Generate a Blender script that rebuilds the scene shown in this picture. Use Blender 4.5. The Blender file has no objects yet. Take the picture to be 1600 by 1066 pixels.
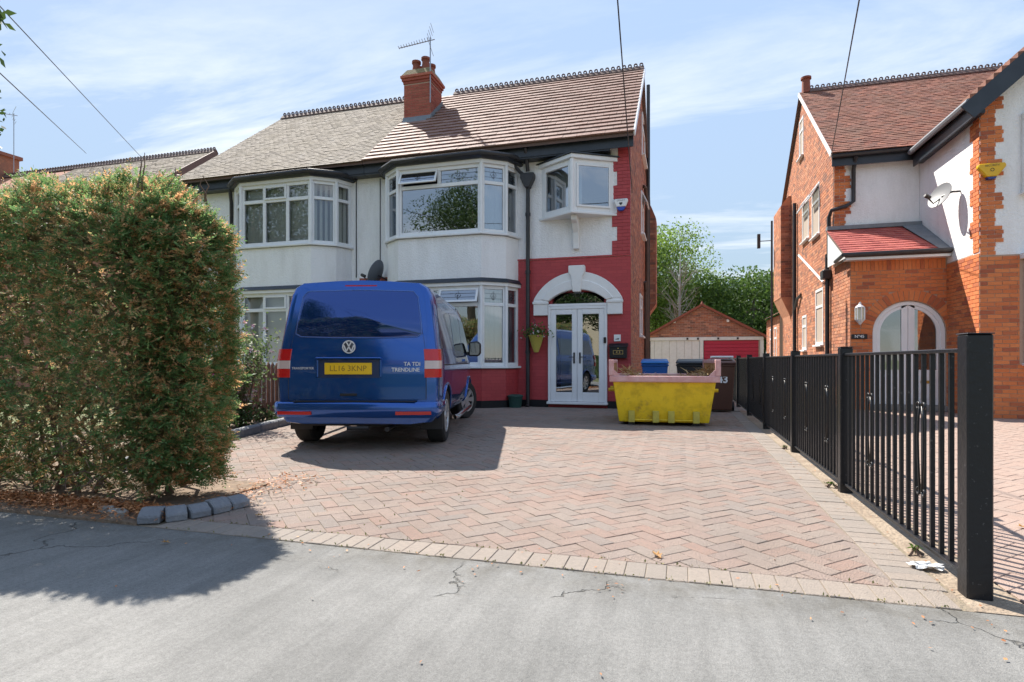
import bpy, bmesh, math, random
import numpy as np
from mathutils import Vector, Matrix
random.seed(7); RNG = np.random.default_rng(7)
R = math.radians
sc = bpy.context.scene

# ------------------------------------------------------------------ camera
# world axes follow the houses: X along the street, Y away from it, metres
cam_d = bpy.data.cameras.new('camera'); cam = bpy.data.objects.new('camera', cam_d)
sc.collection.objects.link(cam); sc.camera = cam
cam.location = (0, 0, 1.05); cam.rotation_euler = (R(90), 0, R(16.24))
cam_d.sensor_width = 36; cam_d.lens = 20.32; cam_d.shift_y = 0.01875
cam_d.clip_start = .05; cam_d.clip_end = 3000

# ------------------------------------------------------------------ sky and sun
SUN = Vector((-.62, .54, 1.0)).normalized()
elev = math.asin(SUN.z); azim = math.atan2(SUN.x, SUN.y)
w = bpy.data.worlds.new('World'); sc.world = w; w.use_nodes = True
nt = w.node_tree; N = nt.nodes; L = nt.links
bg = N['Background']
sky = N.new('ShaderNodeTexSky'); sky.sky_type = 'NISHITA'; sky.sun_disc = False
sky.sun_elevation = elev; sky.sun_rotation = azim; sky.air_density = 1.0; sky.dust_density = .12; sky.ozone_density = 3.0
geo = N.new('ShaderNodeTexCoord'); sep = N.new('ShaderNodeSeparateXYZ'); L.new(geo.outputs['Generated'], sep.inputs[0])
zc = N.new('ShaderNodeMath'); zc.operation = 'MAXIMUM'; zc.inputs[1].default_value = .04; L.new(sep.outputs[2], zc.inputs[0])
zo = N.new('ShaderNodeMath'); zo.operation = 'ADD'; zo.inputs[1].default_value = .12; L.new(zc.outputs[0], zo.inputs[0])
dv = N.new('ShaderNodeVectorMath'); dv.operation = 'DIVIDE'; L.new(geo.outputs['Generated'], dv.inputs[0])
cb = N.new('ShaderNodeCombineXYZ'); [L.new(zo.outputs[0], cb.inputs[i]) for i in range(3)]; L.new(cb.outputs[0], dv.inputs[1])
mp = N.new('ShaderNodeMapping'); mp.inputs['Scale'].default_value = (.55, 1.9, 0); mp.inputs['Rotation'].default_value = (0, 0, R(-14)); mp.inputs['Location'].default_value = (1.7, .55, 0)
L.new(dv.outputs[0], mp.inputs[0])
n1 = N.new('ShaderNodeTexNoise'); n1.inputs['Scale'].default_value = .8; n1.inputs['Detail'].default_value = 9; n1.inputs['Roughness'].default_value = .62; n1.inputs['Distortion'].default_value = .6
L.new(mp.outputs[0], n1.inputs[0])
cr = N.new('ShaderNodeValToRGB'); cr.color_ramp.elements[0].position = .49; cr.color_ramp.elements[0].color = (0, 0, 0, 1); cr.color_ramp.elements[1].position = .70; cr.color_ramp.elements[1].color = (1, 1, 1, 1)
L.new(n1.outputs[0], cr.inputs[0])
cm = N.new('ShaderNodeMath'); cm.operation = 'MULTIPLY_ADD'; cm.inputs[1].default_value = .85; cm.inputs[2].default_value = .10; cm.use_clamp = True; zm = N.new('ShaderNodeMapRange'); zm.inputs[1].default_value = .36; zm.inputs[2].default_value = .52; zm.inputs[3].default_value = 1; zm.inputs[4].default_value = .25; L.new(sep.outputs[2], zm.inputs[0])   # cirrus thins out overhead
cq = N.new('ShaderNodeMath'); cq.operation = 'MULTIPLY'; L.new(cr.outputs[0], cq.inputs[0]); L.new(zm.outputs[0], cq.inputs[1]); L.new(cq.outputs[0], cm.inputs[0])
mx = N.new('ShaderNodeMixRGB'); mx.inputs[2].default_value = (1.62, 1.67, 1.70, 1); L.new(cm.outputs[0], mx.inputs[0])
# even out the dome the way the photograph's wide tonal range does: one curve on brightness, the same in every direction
lu = N.new('ShaderNodeRGBToBW'); L.new(sky.outputs[0], lu.inputs[0])
de = N.new('ShaderNodeMath'); de.operation = 'MULTIPLY_ADD'; de.inputs[1].default_value = 2.2; de.inputs[2].default_value = 1; L.new(lu.outputs[0], de.inputs[0])
ga = N.new('ShaderNodeMath'); ga.operation = 'DIVIDE'; ga.inputs[0].default_value = 1.8; L.new(de.outputs[0], ga.inputs[1])
vs_ = N.new('ShaderNodeVectorMath'); vs_.operation = 'SCALE'; L.new(sky.outputs[0], vs_.inputs[0]); L.new(ga.outputs[0], vs_.inputs['Scale'])
hs = N.new('ShaderNodeHueSaturation'); hs.inputs['Saturation'].default_value = .80; hs.inputs['Hue'].default_value = .493; L.new(vs_.outputs[0], hs.inputs['Color']); L.new(hs.outputs[0], mx.inputs[1])
L.new(mx.outputs[0], bg.inputs[0]); bg.inputs[1].default_value = .15

sd = bpy.data.lights.new('sun', 'SUN'); so = bpy.data.objects.new('sun', sd); sc.collection.objects.link(so)
sd.energy = 2.0; sd.angle = R(.53); sd.color = (1, .94, .85)
so.rotation_euler = (-SUN).to_track_quat('-Z', 'Y').to_euler(); so.location = (-12, 10, 20)

sc.view_settings.view_transform = 'Standard'; sc.view_settings.look = 'None'
sc.view_settings.exposure = 2.32; sc.view_settings.gamma = 1
sc.cycles.max_bounces = 8; sc.cycles.transparent_max_bounces = 12
sc.cycles.caustics_reflective = False; sc.cycles.caustics_refractive = False

# ------------------------------------------------------------------ helpers
WL = {}                                           # object name -> location it was built at
def link(o): sc.collection.objects.link(o); return o
def tag(o, label=None, cat=None, group=None, kind=None):
    if label: o['label'] = label
    if cat: o['category'] = cat
    if group: o['group'] = group
    if kind: o['kind'] = kind
    return o
def thing(name, loc, label, cat, group=None):
    o = link(bpy.data.objects.new(name, None)); o.location = loc; o.empty_display_size = .2
    WL[o.name] = Vector(loc); return tag(o, label, cat, group)

class MB:
    def __init__(s): s.v = []; s.f = []; s.mi = []
    def add(s, vs, fs, m=0):
        b = len(s.v); s.v += [tuple(p) for p in vs]
        for f in fs: s.f.append([b+i for i in f]); s.mi.append(m)
        return s
    def quad(s, a, b, c, d, m=0): return s.add([a, b, c, d], [(0, 1, 2, 3)], m)
    def box(s, x0, x1, y0, y1, z0, z1, m=0):
        return s.add([(x0,y0,z0),(x1,y0,z0),(x1,y1,z0),(x0,y1,z0),(x0,y0,z1),(x1,y0,z1),(x1,y1,z1),(x0,y1,z1)],
                     [(0,3,2,1),(4,5,6,7),(0,1,5,4),(1,2,6,5),(2,3,7,6),(3,0,4,7)], m)
    def fbox(s, Fr, u0, u1, n0, n1, z0, z1, m=0):      # box in a face frame (origin, U, N), n outward
        P = lambda u, n, z: Fr(u, n, z)
        return s.add([P(u0,n1,z0),P(u1,n1,z0),P(u1,n0,z0),P(u0,n0,z0),P(u0,n1,z1),P(u1,n1,z1),P(u1,n0,z1),P(u0,n0,z1)],
                     [(0,3,2,1),(4,5,6,7),(0,1,5,4),(1,2,6,5),(2,3,7,6),(3,0,4,7)], m)
    def bar(s, p, q, wd, ht, up=(0,0,1), m=0):
        p = Vector(p); q = Vector(q); d = (q-p).normalized(); up = Vector(up)
        if abs(d.dot(up)) > .98: up = Vector((0, 1, 0))
        a = d.cross(up).normalized()*wd/2; b = a.cross(d).normalized()*ht/2
        vs = [p-a-b, p+a-b, p+a+b, p-a+b, q-a-b, q+a-b, q+a+b, q-a+b]
        return s.add(vs, [(0,1,2,3),(4,7,6,5),(0,4,5,1),(1,5,6,2),(2,6,7,3),(3,7,4,0)], m)
    def tube(s, pts, r, n=8, m=0, cap=True):
        pts = [Vector(p) for p in pts]; k = len(pts); rs = r if isinstance(r, (list, tuple)) else [r]*k
        b = len(s.v); ref = None
        for i, p in enumerate(pts):
            d = (pts[min(i+1, k-1)]-pts[max(i-1, 0)]).normalized()
            if ref is None:
                ref = d.cross(Vector((0,0,1)) if abs(d.z) < .9 else Vector((1,0,0))).normalized()
            a = (ref - d*ref.dot(d)).normalized(); ref = a; c = d.cross(a)
            for j in range(n):
                t = 2*math.pi*j/n; s.v.append(tuple(p+(a*math.cos(t)+c*math.sin(t))*rs[i]))
        for i in range(k-1):
            for j in range(n):
                s.f.append([b+i*n+j, b+i*n+(j+1)%n, b+(i+1)*n+(j+1)%n, b+(i+1)*n+j]); s.mi.append(m)
        if cap:
            s.f.append([b+j for j in range(n)][::-1]); s.mi.append(m)
            s.f.append([b+(k-1)*n+j for j in range(n)]); s.mi.append(m)
        return s
    def lathe(s, prof, c=(0,0,0), n=20, m=0, axis='z'):
        b = len(s.v); k = len(prof)
        for r, z in prof:
            for j in range(n):
                t = 2*math.pi*j/n; x, y = r*math.cos(t), r*math.sin(t)
                p = (x, y, z) if axis == 'z' else ((z, x, y) if axis == 'x' else (x, z, y))
                s.v.append((c[0]+p[0], c[1]+p[1], c[2]+p[2]))
        for i in range(k-1):
            for j in range(n):
                q = [b+i*n+j, b+i*n+(j+1)%n, b+(i+1)*n+(j+1)%n, b+(i+1)*n+j]
                s.f.append(q if axis != 'y' else q[::-1]); s.mi.append(m)
        return s
    def prism(s, poly, fn, t0, t1, m=0):              # fn(a, b, t) -> point
        n = len(poly); vs = [fn(a, b, t0) for a, b in poly]+[fn(a, b, t1) for a, b in poly]
        return s.add(vs, [list(range(n))[::-1], [n+i for i in range(n)]]+[(i, (i+1)%n, n+(i+1)%n, n+i) for i in range(n)], m)
    def build(s, name, mats, parent=None, smooth=False, bevel=0, kind=None, label=None, fix=True, seg=1):
        if not isinstance(mats, (list, tuple)): mats = [mats]
        V = np.array(s.v, dtype=float).reshape(-1, 3)
        lo, hi = V.min(0), V.max(0); c = Vector(((lo[0]+hi[0])/2, (lo[1]+hi[1])/2, lo[2]))
        me = bpy.data.meshes.new(name); me.from_pydata((V-np.array(c)).tolist(), [], s.f)
        for m in mats: me.materials.append(m)
        if len(mats) > 1: me.polygons.foreach_set('material_index', s.mi)
        if fix:
            bm = bmesh.new(); bm.from_mesh(me); bmesh.ops.recalc_face_normals(bm, faces=bm.faces); bm.to_mesh(me); bm.free()
        if smooth: me.polygons.foreach_set('use_smooth', [True]*len(me.polygons))
        me.update()
        o = link(bpy.data.objects.new(name, me))
        if parent: o.parent = parent; o.location = c-WL[parent.name]
        else: o.location = c
        WL[o.name] = c
        if smooth and smooth != 'all':
            md = o.modifiers.new('split', 'EDGE_SPLIT'); md.split_angle = R(38)
        if bevel:
            b = o.modifiers.new('bevel', 'BEVEL'); b.width = bevel; b.segments = seg; b.limit_method = 'ANGLE'; b.angle_limit = R(35)
        return tag(o, label, None, None, kind)
def instance(src, parent, loc, name=None, rot=None):  # shares mesh data with src
    o = src.copy(); link(o)
    if parent: o.parent = parent; o.location = Vector(loc)-WL[parent.name]
    else: o.location = loc
    if rot: o.rotation_euler = rot
    WL[o.name] = Vector(loc); return o
def frame(o, U, Nn):
    o = Vector(o); U = Vector(U).normalized(); Nn = Vector(Nn).normalized()
    return lambda u, n, z: (o.x+U.x*u+Nn.x*n, o.y+U.y*u+Nn.y*n, o.z+z)
def text_part(name, s, size, mat, parent, loc, rot=(R(90),0,0), ext=.002, align='CENTER', bold=0):
    cu = bpy.data.curves.new(name, 'FONT'); cu.body = s; cu.size = size; cu.extrude = ext; cu.align_x = align; cu.align_y = 'CENTER'; cu.offset = bold; cu.resolution_u = 3
    t = link(bpy.data.objects.new('tmp', cu)); dg = bpy.context.evaluated_depsgraph_get(); dg.update()
    me = bpy.data.meshes.new_from_object(t.evaluated_get(dg)); bpy.data.objects.remove(t); bpy.data.curves.remove(cu)
    me.name = name; me.materials.clear(); me.materials.append(mat)
    o = link(bpy.data.objects.new(name, me)); o.parent = parent; o.location = Vector(loc)-WL[parent.name]; o.rotation_euler = rot
    WL[o.name] = Vector(loc); return o

# ------------------------------------------------------------------ materials
def mat(name, cols, rough=.6, metal=0, rand=False, noise=0, nscale=4, col2=None, bump=0, bscale=60, coat=0, spec=.5, detail=4, nlo=.4, nhi=.65, transl=0, grime=0, gscale=1.2, stretch=None, gst=None):
    """cols: one colour or a list picked per piece (rand); col2: mixed in by noise; bump: fine relief; grime: darker patches"""
    m = bpy.data.materials.new(name); m.use_nodes = True; nt = m.node_tree; N = nt.nodes; L = nt.links; b = N['Principled BSDF']
    b.inputs['Roughness'].default_value = rough; b.inputs['Metallic'].default_value = metal
    b.inputs['Coat Weight'].default_value = coat; b.inputs['Coat Roughness'].default_value = .03; b.inputs['Specular IOR Level'].default_value = spec
    if not isinstance(cols[0], (list, tuple)): cols = [cols]
    g = N.new('ShaderNodeNewGeometry'); pos = g.outputs['Position']
    if stretch:
        mp = N.new('ShaderNodeMapping'); mp.inputs['Scale'].default_value = stretch[:3]
        if len(stretch) > 3: mp.inputs['Rotation'].default_value = (0, 0, stretch[3])
        L.new(pos, mp.inputs[0]); spos = mp.outputs[0]
    else: spos = pos
    out = None
    if rand:
        oi = N.new('ShaderNodeObjectInfo'); ad = N.new('ShaderNodeMath'); ad.operation = 'ADD'; L.new(oi.outputs['Random'], ad.inputs[0]); L.new(g.outputs['Random Per Island'], ad.inputs[1])
        fr = N.new('ShaderNodeMath'); fr.operation = 'FRACT'; L.new(ad.outputs[0], fr.inputs[0])
        rp = N.new('ShaderNodeValToRGB'); e = rp.color_ramp.elements
        while len(e) < len(cols): e.new(.5)
        for i, c in enumerate(cols): e[i].position = i/max(1, len(cols)-1); e[i].color = (*c, 1)
        L.new(fr.outputs[0], rp.inputs[0]); out = rp.outputs[0]
    else:
        rgb = N.new('ShaderNodeRGB'); rgb.outputs[0].default_value = (*cols[0], 1); out = rgb.outputs[0]
    def nz(scale, det, lo, hi, p=spos):
        n = N.new('ShaderNodeTexNoise'); n.inputs['Scale'].default_value = scale; n.inputs['Detail'].default_value = det; n.inputs['Roughness'].default_value = .65; L.new(p, n.inputs[0])
        q = N.new('ShaderNodeMapRange'); q.inputs[1].default_value = lo; q.inputs[2].default_value = hi; L.new(n.outputs[0], q.inputs[0]); return q.outputs[0]
    if noise:
        k = N.new('ShaderNodeMath'); k.operation = 'MULTIPLY'; k.inputs[1].default_value = noise; L.new(nz(nscale, detail, nlo, nhi), k.inputs[0])
        x = N.new('ShaderNodeMixRGB'); L.new(k.outputs[0], x.inputs[0]); L.new(out, x.inputs[1]); x.inputs[2].default_value = (*(col2 or [c*.5 for c in cols[0]]), 1); out = x.outputs[0]
    if grime:
        k = N.new('ShaderNodeMath'); k.operation = 'MULTIPLY'; k.inputs[1].default_value = grime; 
        gp = pos
        if gst: gm_ = N.new('ShaderNodeMapping'); gm_.inputs['Scale'].default_value = gst; L.new(pos, gm_.inputs[0]); gp = gm_.outputs[0]
        L.new(nz(gscale, 6, .45, .75, gp), k.inputs[0])
        x = N.new('ShaderNodeMixRGB'); x.blend_type = 'MULTIPLY'; L.new(k.outputs[0], x.inputs[0]); L.new(out, x.inputs[1]); x.inputs[2].default_value = (.45, .42, .38, 1); out = x.outputs[0]
    L.new(out, b.inputs['Base Color'])
    if bump:
        n = N.new('ShaderNodeTexNoise'); n.inputs['Scale'].default_value = bscale; n.inputs['Detail'].default_value = 4; L.new(spos, n.inputs[0])
        bp = N.new('ShaderNodeBump'); bp.inputs['Strength'].default_value = bump; bp.inputs['Distance'].default_value = .02; L.new(n.outputs[0], bp.inputs['Height']); L.new(bp.outputs[0], b.inputs['Normal'])
    if transl:
        t = N.new('ShaderNodeBsdfTranslucent'); L.new(out, t.inputs[0]); ms = N.new('ShaderNodeMixShader'); ms.inputs[0].default_value = transl
        L.new(b.outputs[0], ms.inputs[1]); L.new(t.outputs[0], ms.inputs[2]); L.new(ms.outputs[0], N['Material Output'].inputs[0])
    return m
def glass_mat(name, tint, refl):
    m = bpy.data.materials.new(name); m.use_nodes = True; nt = m.node_tree; N = nt.nodes; L = nt.links; N.remove(N['Principled BSDF'])
    t = N.new('ShaderNodeBsdfTransparent'); t.inputs[0].default_value = (*tint, 1); g = N.new('ShaderNodeBsdfGlossy'); g.inputs['Roughness'].default_value = .01; g.inputs[0].default_value = (.92, .95, 1, 1)
    n = N.new('ShaderNodeTexNoise'); n.inputs['Scale'].default_value = 1.3; n.inputs['Detail'].default_value = 1; gg = N.new('ShaderNodeNewGeometry'); L.new(gg.outputs[0], n.inputs[0])
    bp = N.new('ShaderNodeBump'); bp.inputs['Strength'].default_value = .05; bp.inputs['Distance'].default_value = .05; L.new(n.outputs[0], bp.inputs['Height']); L.new(bp.outputs[0], g.inputs['Normal'])
    fz = N.new('ShaderNodeFresnel'); fz.inputs[0].default_value = 1.5; ma = N.new('ShaderNodeMath'); ma.operation = 'MULTIPLY_ADD'; ma.use_clamp = True; ma.inputs[1].default_value = 1; ma.inputs[2].default_value = refl
    L.new(fz.outputs[0], ma.inputs[0]); ms = N.new('ShaderNodeMixShader'); L.new(ma.outputs[0], ms.inputs[0]); L.new(t.outputs[0], ms.inputs[1]); L.new(g.outputs[0], ms.inputs[2]); L.new(ms.outputs[0], N['Material Output'].inputs[0])
    return m
GLASS = glass_mat('window_glass', (.62, .70, .72), .30)
GLASS2 = glass_mat('clear_glass', (.80, .84, .84), .10)
VGLASS = glass_mat('tinted_glass', (.12, .13, .15), .16)
WHITE = mat('white_plastic_frame', (.80, .81, .82), .32, grime=.12, gscale=3)
RENDER = mat('white_pebbledash', (.90, .90, .90), .85, noise=.35, nscale=38, col2=(.78, .78, .79), bump=1.0, bscale=34, grime=.26, gscale=1.6, gst=(1.6,1.6,.35))
STUCCO = mat('white_painted_stone', (.80, .80, .79), .6, grime=.15, gscale=4, bump=.15, bscale=30)
REDP = mat('red_masonry_paint', [(.41,.046,.052),(.44,.05,.056),(.47,.056,.06)], .5, rand=True, noise=.3, nscale=7, col2=(.37,.043,.048), bump=.25, bscale=90)
REDJ = mat('red_painted_joint', (.34, .036, .042), .6)
BRICK = mat('orange_brick', [(.66,.20,.06),(.58,.155,.048),(.70,.235,.08),(.63,.18,.056),(.67,.215,.07),(.34,.09,.045),(.64,.19,.062)], .8, rand=True, noise=.3, nscale=25, col2=(.55,.14,.045), bump=.4, bscale=120)
BRICKJ = mat('mortar_joint', (.44, .31, .23), .9, bump=.3, bscale=150)
SBRICK = mat('weathered_brick', [(.50,.19,.10),(.36,.12,.07),(.58,.27,.17),(.26,.10,.07),(.46,.20,.14),(.15,.085,.07),(.54,.22,.12)], .85, rand=True, noise=.55, nscale=6, col2=(.22,.10,.075), bump=.4, bscale=120)
SBRICKJ = mat('old_mortar', (.40, .33, .27), .9)
SBRICK5 = mat('orange_weathered_brick', [(.60,.24,.11),(.46,.16,.08),(.66,.31,.17),(.34,.13,.08),(.56,.22,.11),(.19,.10,.075),(.62,.26,.13)], .85, rand=True, noise=.5, nscale=6, col2=(.34,.15,.09), bump=.4, bscale=120)
CHBRICK = mat('chimney_brick', [(.36,.09,.06),(.42,.115,.075),(.30,.075,.05),(.45,.14,.09)], .85, rand=True, noise=.3, nscale=11, col2=(.22,.05,.035), bump=.4, bscale=100)
TILE_N = mat('concrete_roof_tile', [(.21,.10,.075),(.255,.135,.105),(.23,.118,.09),(.28,.16,.125),(.18,.09,.07),(.245,.127,.097)], .75, rand=True, noise=.45, nscale=5, col2=(.31,.21,.17), bump=.4, bscale=60)
TILE_O = mat('weathered_plain_tile', [(.30,.25,.205),(.28,.235,.19),(.32,.27,.22),(.29,.245,.195),(.245,.20,.165),(.33,.285,.24)], .9, rand=True, noise=.55, nscale=1.6, col2=(.27,.22,.16), bump=.5, bscale=60)
TILE_R = mat('red_clay_tile', [(.27,.10,.065),(.21,.085,.06),(.32,.125,.08),(.18,.08,.06),(.29,.115,.07)], .85, rand=True, noise=.5, nscale=1.4, col2=(.19,.11,.075), bump=.4, bscale=60)
TILE_P = mat('porch_roof_tile', [(.42,.10,.085),(.36,.08,.07),(.47,.125,.10)], .6, rand=True, bump=.3, bscale=60)
RIDGE = mat('ridge_clay', (.15, .09, .075), .8, noise=.5, nscale=6, col2=(.10,.075,.06))
LEAD = mat('lead_sheet', (.16, .18, .20), .55, noise=.5, nscale=6, col2=(.24,.26,.28))
BLACK = mat('black_gloss_paint', (.011, .012, .015), .38, spec=.35, noise=.9, nscale=48, col2=(.11,.11,.115), nlo=.64, nhi=.72, bump=.15, bscale=30, detail=6)
NAVY = mat('dark_fascia_paint', (.02, .026, .036), .4, noise=.3, nscale=3, col2=(.05,.06,.075))
PIPE = mat('black_cast_pipe', (.022, .022, .026), .45, noise=.4, nscale=8, col2=(.05,.045,.04))
RUSTP = mat('rusty_pipe', (.055, .035, .028), .6, noise=.5, nscale=4, col2=(.12,.06,.035))
POT = mat('clay_chimney_pot', (.27, .075, .045), .8, noise=.5, nscale=8, col2=(.17,.06,.04))
FLAUNCH = mat('mossy_mortar', (.27, .20, .11), .9, noise=.7, nscale=9, col2=(.20,.16,.06), bump=.5, bscale=40)
ALU = mat('grey_metal', (.32, .32, .34), .4, metal=.8)
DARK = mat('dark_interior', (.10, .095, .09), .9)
FLOORI = mat('interior_floor', (.22, .17, .12), .7)
CURT = mat('pale_curtain', (.62, .66, .74), .9, noise=.4, nscale=3, col2=(.48,.52,.62), stretch=(14,14,.4))
BLIND = mat('cream_blind_slat', (.80, .80, .76), .8)
SOIL = mat('dry_soil', (.17, .12, .085), .95, noise=.8, nscale=9, col2=(.26,.19,.13), bump=.8, bscale=40)
BARK = mat('grey_brown_bark', (.14, .11, .085), .9, noise=.6, nscale=12, col2=(.24,.21,.18), bump=.6, bscale=30)
# ------------------------------------------------------------------ ground, road, pavement
GRASSM = mat('dry_lawn', (.09, .115, .04), .95, noise=.8, nscale=2.5, col2=(.17,.15,.07), bump=.6, bscale=40)
g = MB().quad((-400,-300,-.06),(400,-300,-.06),(400,500,-.06),(-400,500,-.06)).build('ground', GRASSM, kind='structure')
ROADM = mat('road_asphalt', (.09, .09, .092), .85, noise=.6, nscale=2, col2=(.13,.13,.13), bump=.5, bscale=120)
MB().box(-200,200,-9.5,-2.6,-.14,-.11).build('road', ROADM, kind='structure')
KERBM = mat('concrete_kerb', (.30,.29,.27), .85, noise=.5, nscale=6, col2=(.22,.21,.20))

def pavement_mat():
    m = bpy.data.materials.new('pavement_asphalt'); m.use_nodes = True; nt = m.node_tree; N = nt.nodes; L = nt.links; b = N['Principled BSDF']
    b.inputs['Roughness'].default_value = .88
    g = N.new('ShaderNodeNewGeometry'); pos = g.outputs['Position']
    def noise(scale, det=5, sc3=None, rot=0, dist=0):
        n = N.new('ShaderNodeTexNoise'); n.inputs['Scale'].default_value = scale; n.inputs['Detail'].default_value = det; n.inputs['Roughness'].default_value = .7; n.inputs['Distortion'].default_value = dist
        if sc3:
            mp = N.new('ShaderNodeMapping'); mp.inputs['Scale'].default_value = sc3; mp.inputs['Rotation'].default_value = (0,0,rot); L.new(pos, mp.inputs[0]); L.new(mp.outputs[0], n.inputs[0])
        else: L.new(pos, n.inputs[0])
        return n.outputs[0]
    def ramp(x, stops):
        r = N.new('ShaderNodeValToRGB'); e = r.color_ramp.elements
        while len(e) < len(stops): e.new(.5)
        for i, (p, c) in enumerate(stops): e[i].position = p; e[i].color = (*c, 1) if not isinstance(c, float) else (c, c, c, 1)
        L.new(x, r.inputs[0]); return r.outputs[0]
    def mul(a, bb, f=1.0):
        x = N.new('ShaderNodeMixRGB'); x.blend_type = 'MULTIPLY'; x.inputs[0].default_value = f; L.new(a, x.inputs[1]); L.new(bb, x.inputs[2]); return x.outputs[0]
    base = ramp(noise(1.1, 6), [(.30, (.18,.178,.17)), (.55, (.22,.216,.206)), (.75, (.26,.255,.242))])
    speck = ramp(noise(210, 2), [(.30, .72), (.5, .97), (.72, 1.16)])
    grain = ramp(noise(62, 5), [(.32, .80), (.55, 1.0), (.72, 1.12)])
    streak = ramp(noise(9, 4, (1, .10, 1), R(-14)), [(.3, .84), (.6, 1.05)])
    patch = ramp(noise(.55, 3, dist=.8), [(.36, .84), (.52, 1.0), (.7, 1.08)])
    c = mul(mul(mul(mul(base, speck), grain), streak), patch)
    # grit and dirt trodden in along the edge of the blocks
    sy = N.new('ShaderNodeSeparateXYZ'); L.new(pos, sy.inputs[0]); mr = N.new('ShaderNodeMapRange'); mr.inputs[1].default_value = 2.45; mr.inputs[2].default_value = 2.86; L.new(sy.outputs[1], mr.inputs[0])
    dm = N.new('ShaderNodeMath'); dm.operation = 'MULTIPLY'; L.new(mr.outputs[0], dm.inputs[0]); L.new(ramp(noise(4.5, 6), [(.38, 0.0), (.62, 1.0)]), dm.inputs[1])
    xd = N.new('ShaderNodeMixRGB'); xd.blend_type = 'MULTIPLY'; L.new(dm.outputs[0], xd.inputs[0]); L.new(c, xd.inputs[1]); xd.inputs[2].default_value = (.66,.63,.58,1); c = xd.outputs[0]
    # old gum spots and drips
    sp = N.new('ShaderNodeTexVoronoi'); sp.inputs['Scale'].default_value = 3.2; sp.inputs['Randomness'].default_value = 1; L.new(pos, sp.inputs[0])
    spm = ramp(sp.outputs['Distance'], [(.035, 1.0), (.06, 0.0)]); xs_ = N.new('ShaderNodeMixRGB'); xs_.blend_type = 'MULTIPLY'; L.new(spm, xs_.inputs[0]); L.new(c, xs_.inputs[1]); L.new(ramp(sp.outputs['Color'], [(.2, .62), (.8, 1.12)]), xs_.inputs[2]); c = xs_.outputs[0]
    # hairline cracks: cell borders warped, kept only here and there
    nv = N.new('ShaderNodeTexNoise'); nv.inputs['Scale'].default_value = 5; nv.inputs['Detail'].default_value = 6; L.new(pos, nv.inputs[0])
    sb = N.new('ShaderNodeVectorMath'); sb.operation = 'MULTIPLY_ADD'; L.new(nv.outputs['Color'], sb.inputs[0]); sb.inputs[1].default_value = (.34,.34,0); L.new(pos, sb.inputs[2])
    v = N.new('ShaderNodeTexVoronoi'); v.feature = 'DISTANCE_TO_EDGE'; v.inputs['Scale'].default_value = .6; L.new(sb.outputs[0], v.inputs[0])
    lt = ramp(v.outputs[0], [(.0010, 1.0), (.0030, 0.0)])
    msk = ramp(noise(.75, 2), [(.485, 0.0), (.52, 1.0)])
    ck = N.new('ShaderNodeMath'); ck.operation = 'MULTIPLY'; L.new(lt, ck.inputs[0]); L.new(msk, ck.inputs[1])
    x = N.new('ShaderNodeMixRGB'); L.new(ck.outputs[0], x.inputs[0]); L.new(c, x.inputs[1]); x.inputs[2].default_value = (.10,.095,.085,1)
    L.new(x.outputs[0], b.inputs['Base Color'])
    bp = N.new('ShaderNodeBump'); bp.inputs['Strength'].default_value = .75; bp.inputs['Distance'].default_value = .006; L.new(noise(150, 3), bp.inputs['Height'])
    b2 = N.new('ShaderNodeBump'); b2.inputs['Strength'].default_value = .9; b2.inputs['Distance'].default_value = .012; b2.invert = True; L.new(ck.outputs[0], b2.inputs['Height']); L.new(bp.outputs[0], b2.inputs['Normal']); L.new(b2.outputs[0], b.inputs['Normal'])
    return m
PAVE = pavement_mat()
MB().box(-60,60,-2.45,2.86,-.09,-.004).build('pavement', PAVE, kind='structure')
kb = MB().box(-.455,.455,-2.6,-2.455,-.13,0).build('kerb', KERBM, kind='structure', bevel=.015)
kroot = kb
for i in range(-22, 23):
    if i == 0: continue
    k = instance(kb, kb, (i*.92, WL[kb.name].y, WL[kb.name].z)); k.name = 'kerb_stone'
    for key in ('kind',):
        if key in k: del k[key]

# ------------------------------------------------------------------ block paving
PAVER = mat('brindle_block', [(.29,.215,.18),(.305,.235,.195),(.275,.225,.193),(.315,.21,.168),(.26,.22,.195),(.295,.24,.203),(.32,.225,.185),(.28,.235,.205)], .92, rand=True, noise=.55, nscale=34, col2=(.225,.18,.155), nlo=.42, nhi=.70, bump=.8, bscale=110, grime=.42, gscale=.8)
PAVER_B = mat('buff_border_block', [(.275,.23,.195),(.295,.245,.205),(.26,.225,.195),(.305,.255,.215)], .92, rand=True, noise=.5, nscale=34, col2=(.215,.185,.16), bump=.5, bscale=130, grime=.12, gscale=1.3)
SAND = mat('joint_sand', (.25,.20,.155), .95, noise=.6, nscale=5, col2=(.19,.165,.09), bump=.6, bscale=80)
PAVER_R = mat('red_block', [(.34,.24,.195),(.37,.265,.215),(.32,.24,.20),(.375,.275,.225)], .88, rand=True, noise=.4, nscale=4, col2=(.32,.22,.18), bump=.5, bscale=130)
def clip(poly, reg):                                # convex polygon clip, reg counter-clockwise
    for i in range(len(reg)):
        ax, ay = reg[i]; bx, by = reg[(i+1)%len(reg)]; out = []
        for j in range(len(poly)):
            p = poly[j]; q = poly[(j+1)%len(poly)]
            sp = (bx-ax)*(p[1]-ay)-(by-ay)*(p[0]-ax); sq = (bx-ax)*(q[1]-ay)-(by-ay)*(q[0]-ax)
            if sp >= 0: out.append(p)
            if (sp >= 0) != (sq >= 0):
                t = sp/(sp-sq); out.append((p[0]+(q[0]-p[0])*t, p[1]+(q[1]-p[1])*t))
        poly = out
        if len(poly) < 3: return []
    return poly
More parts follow.
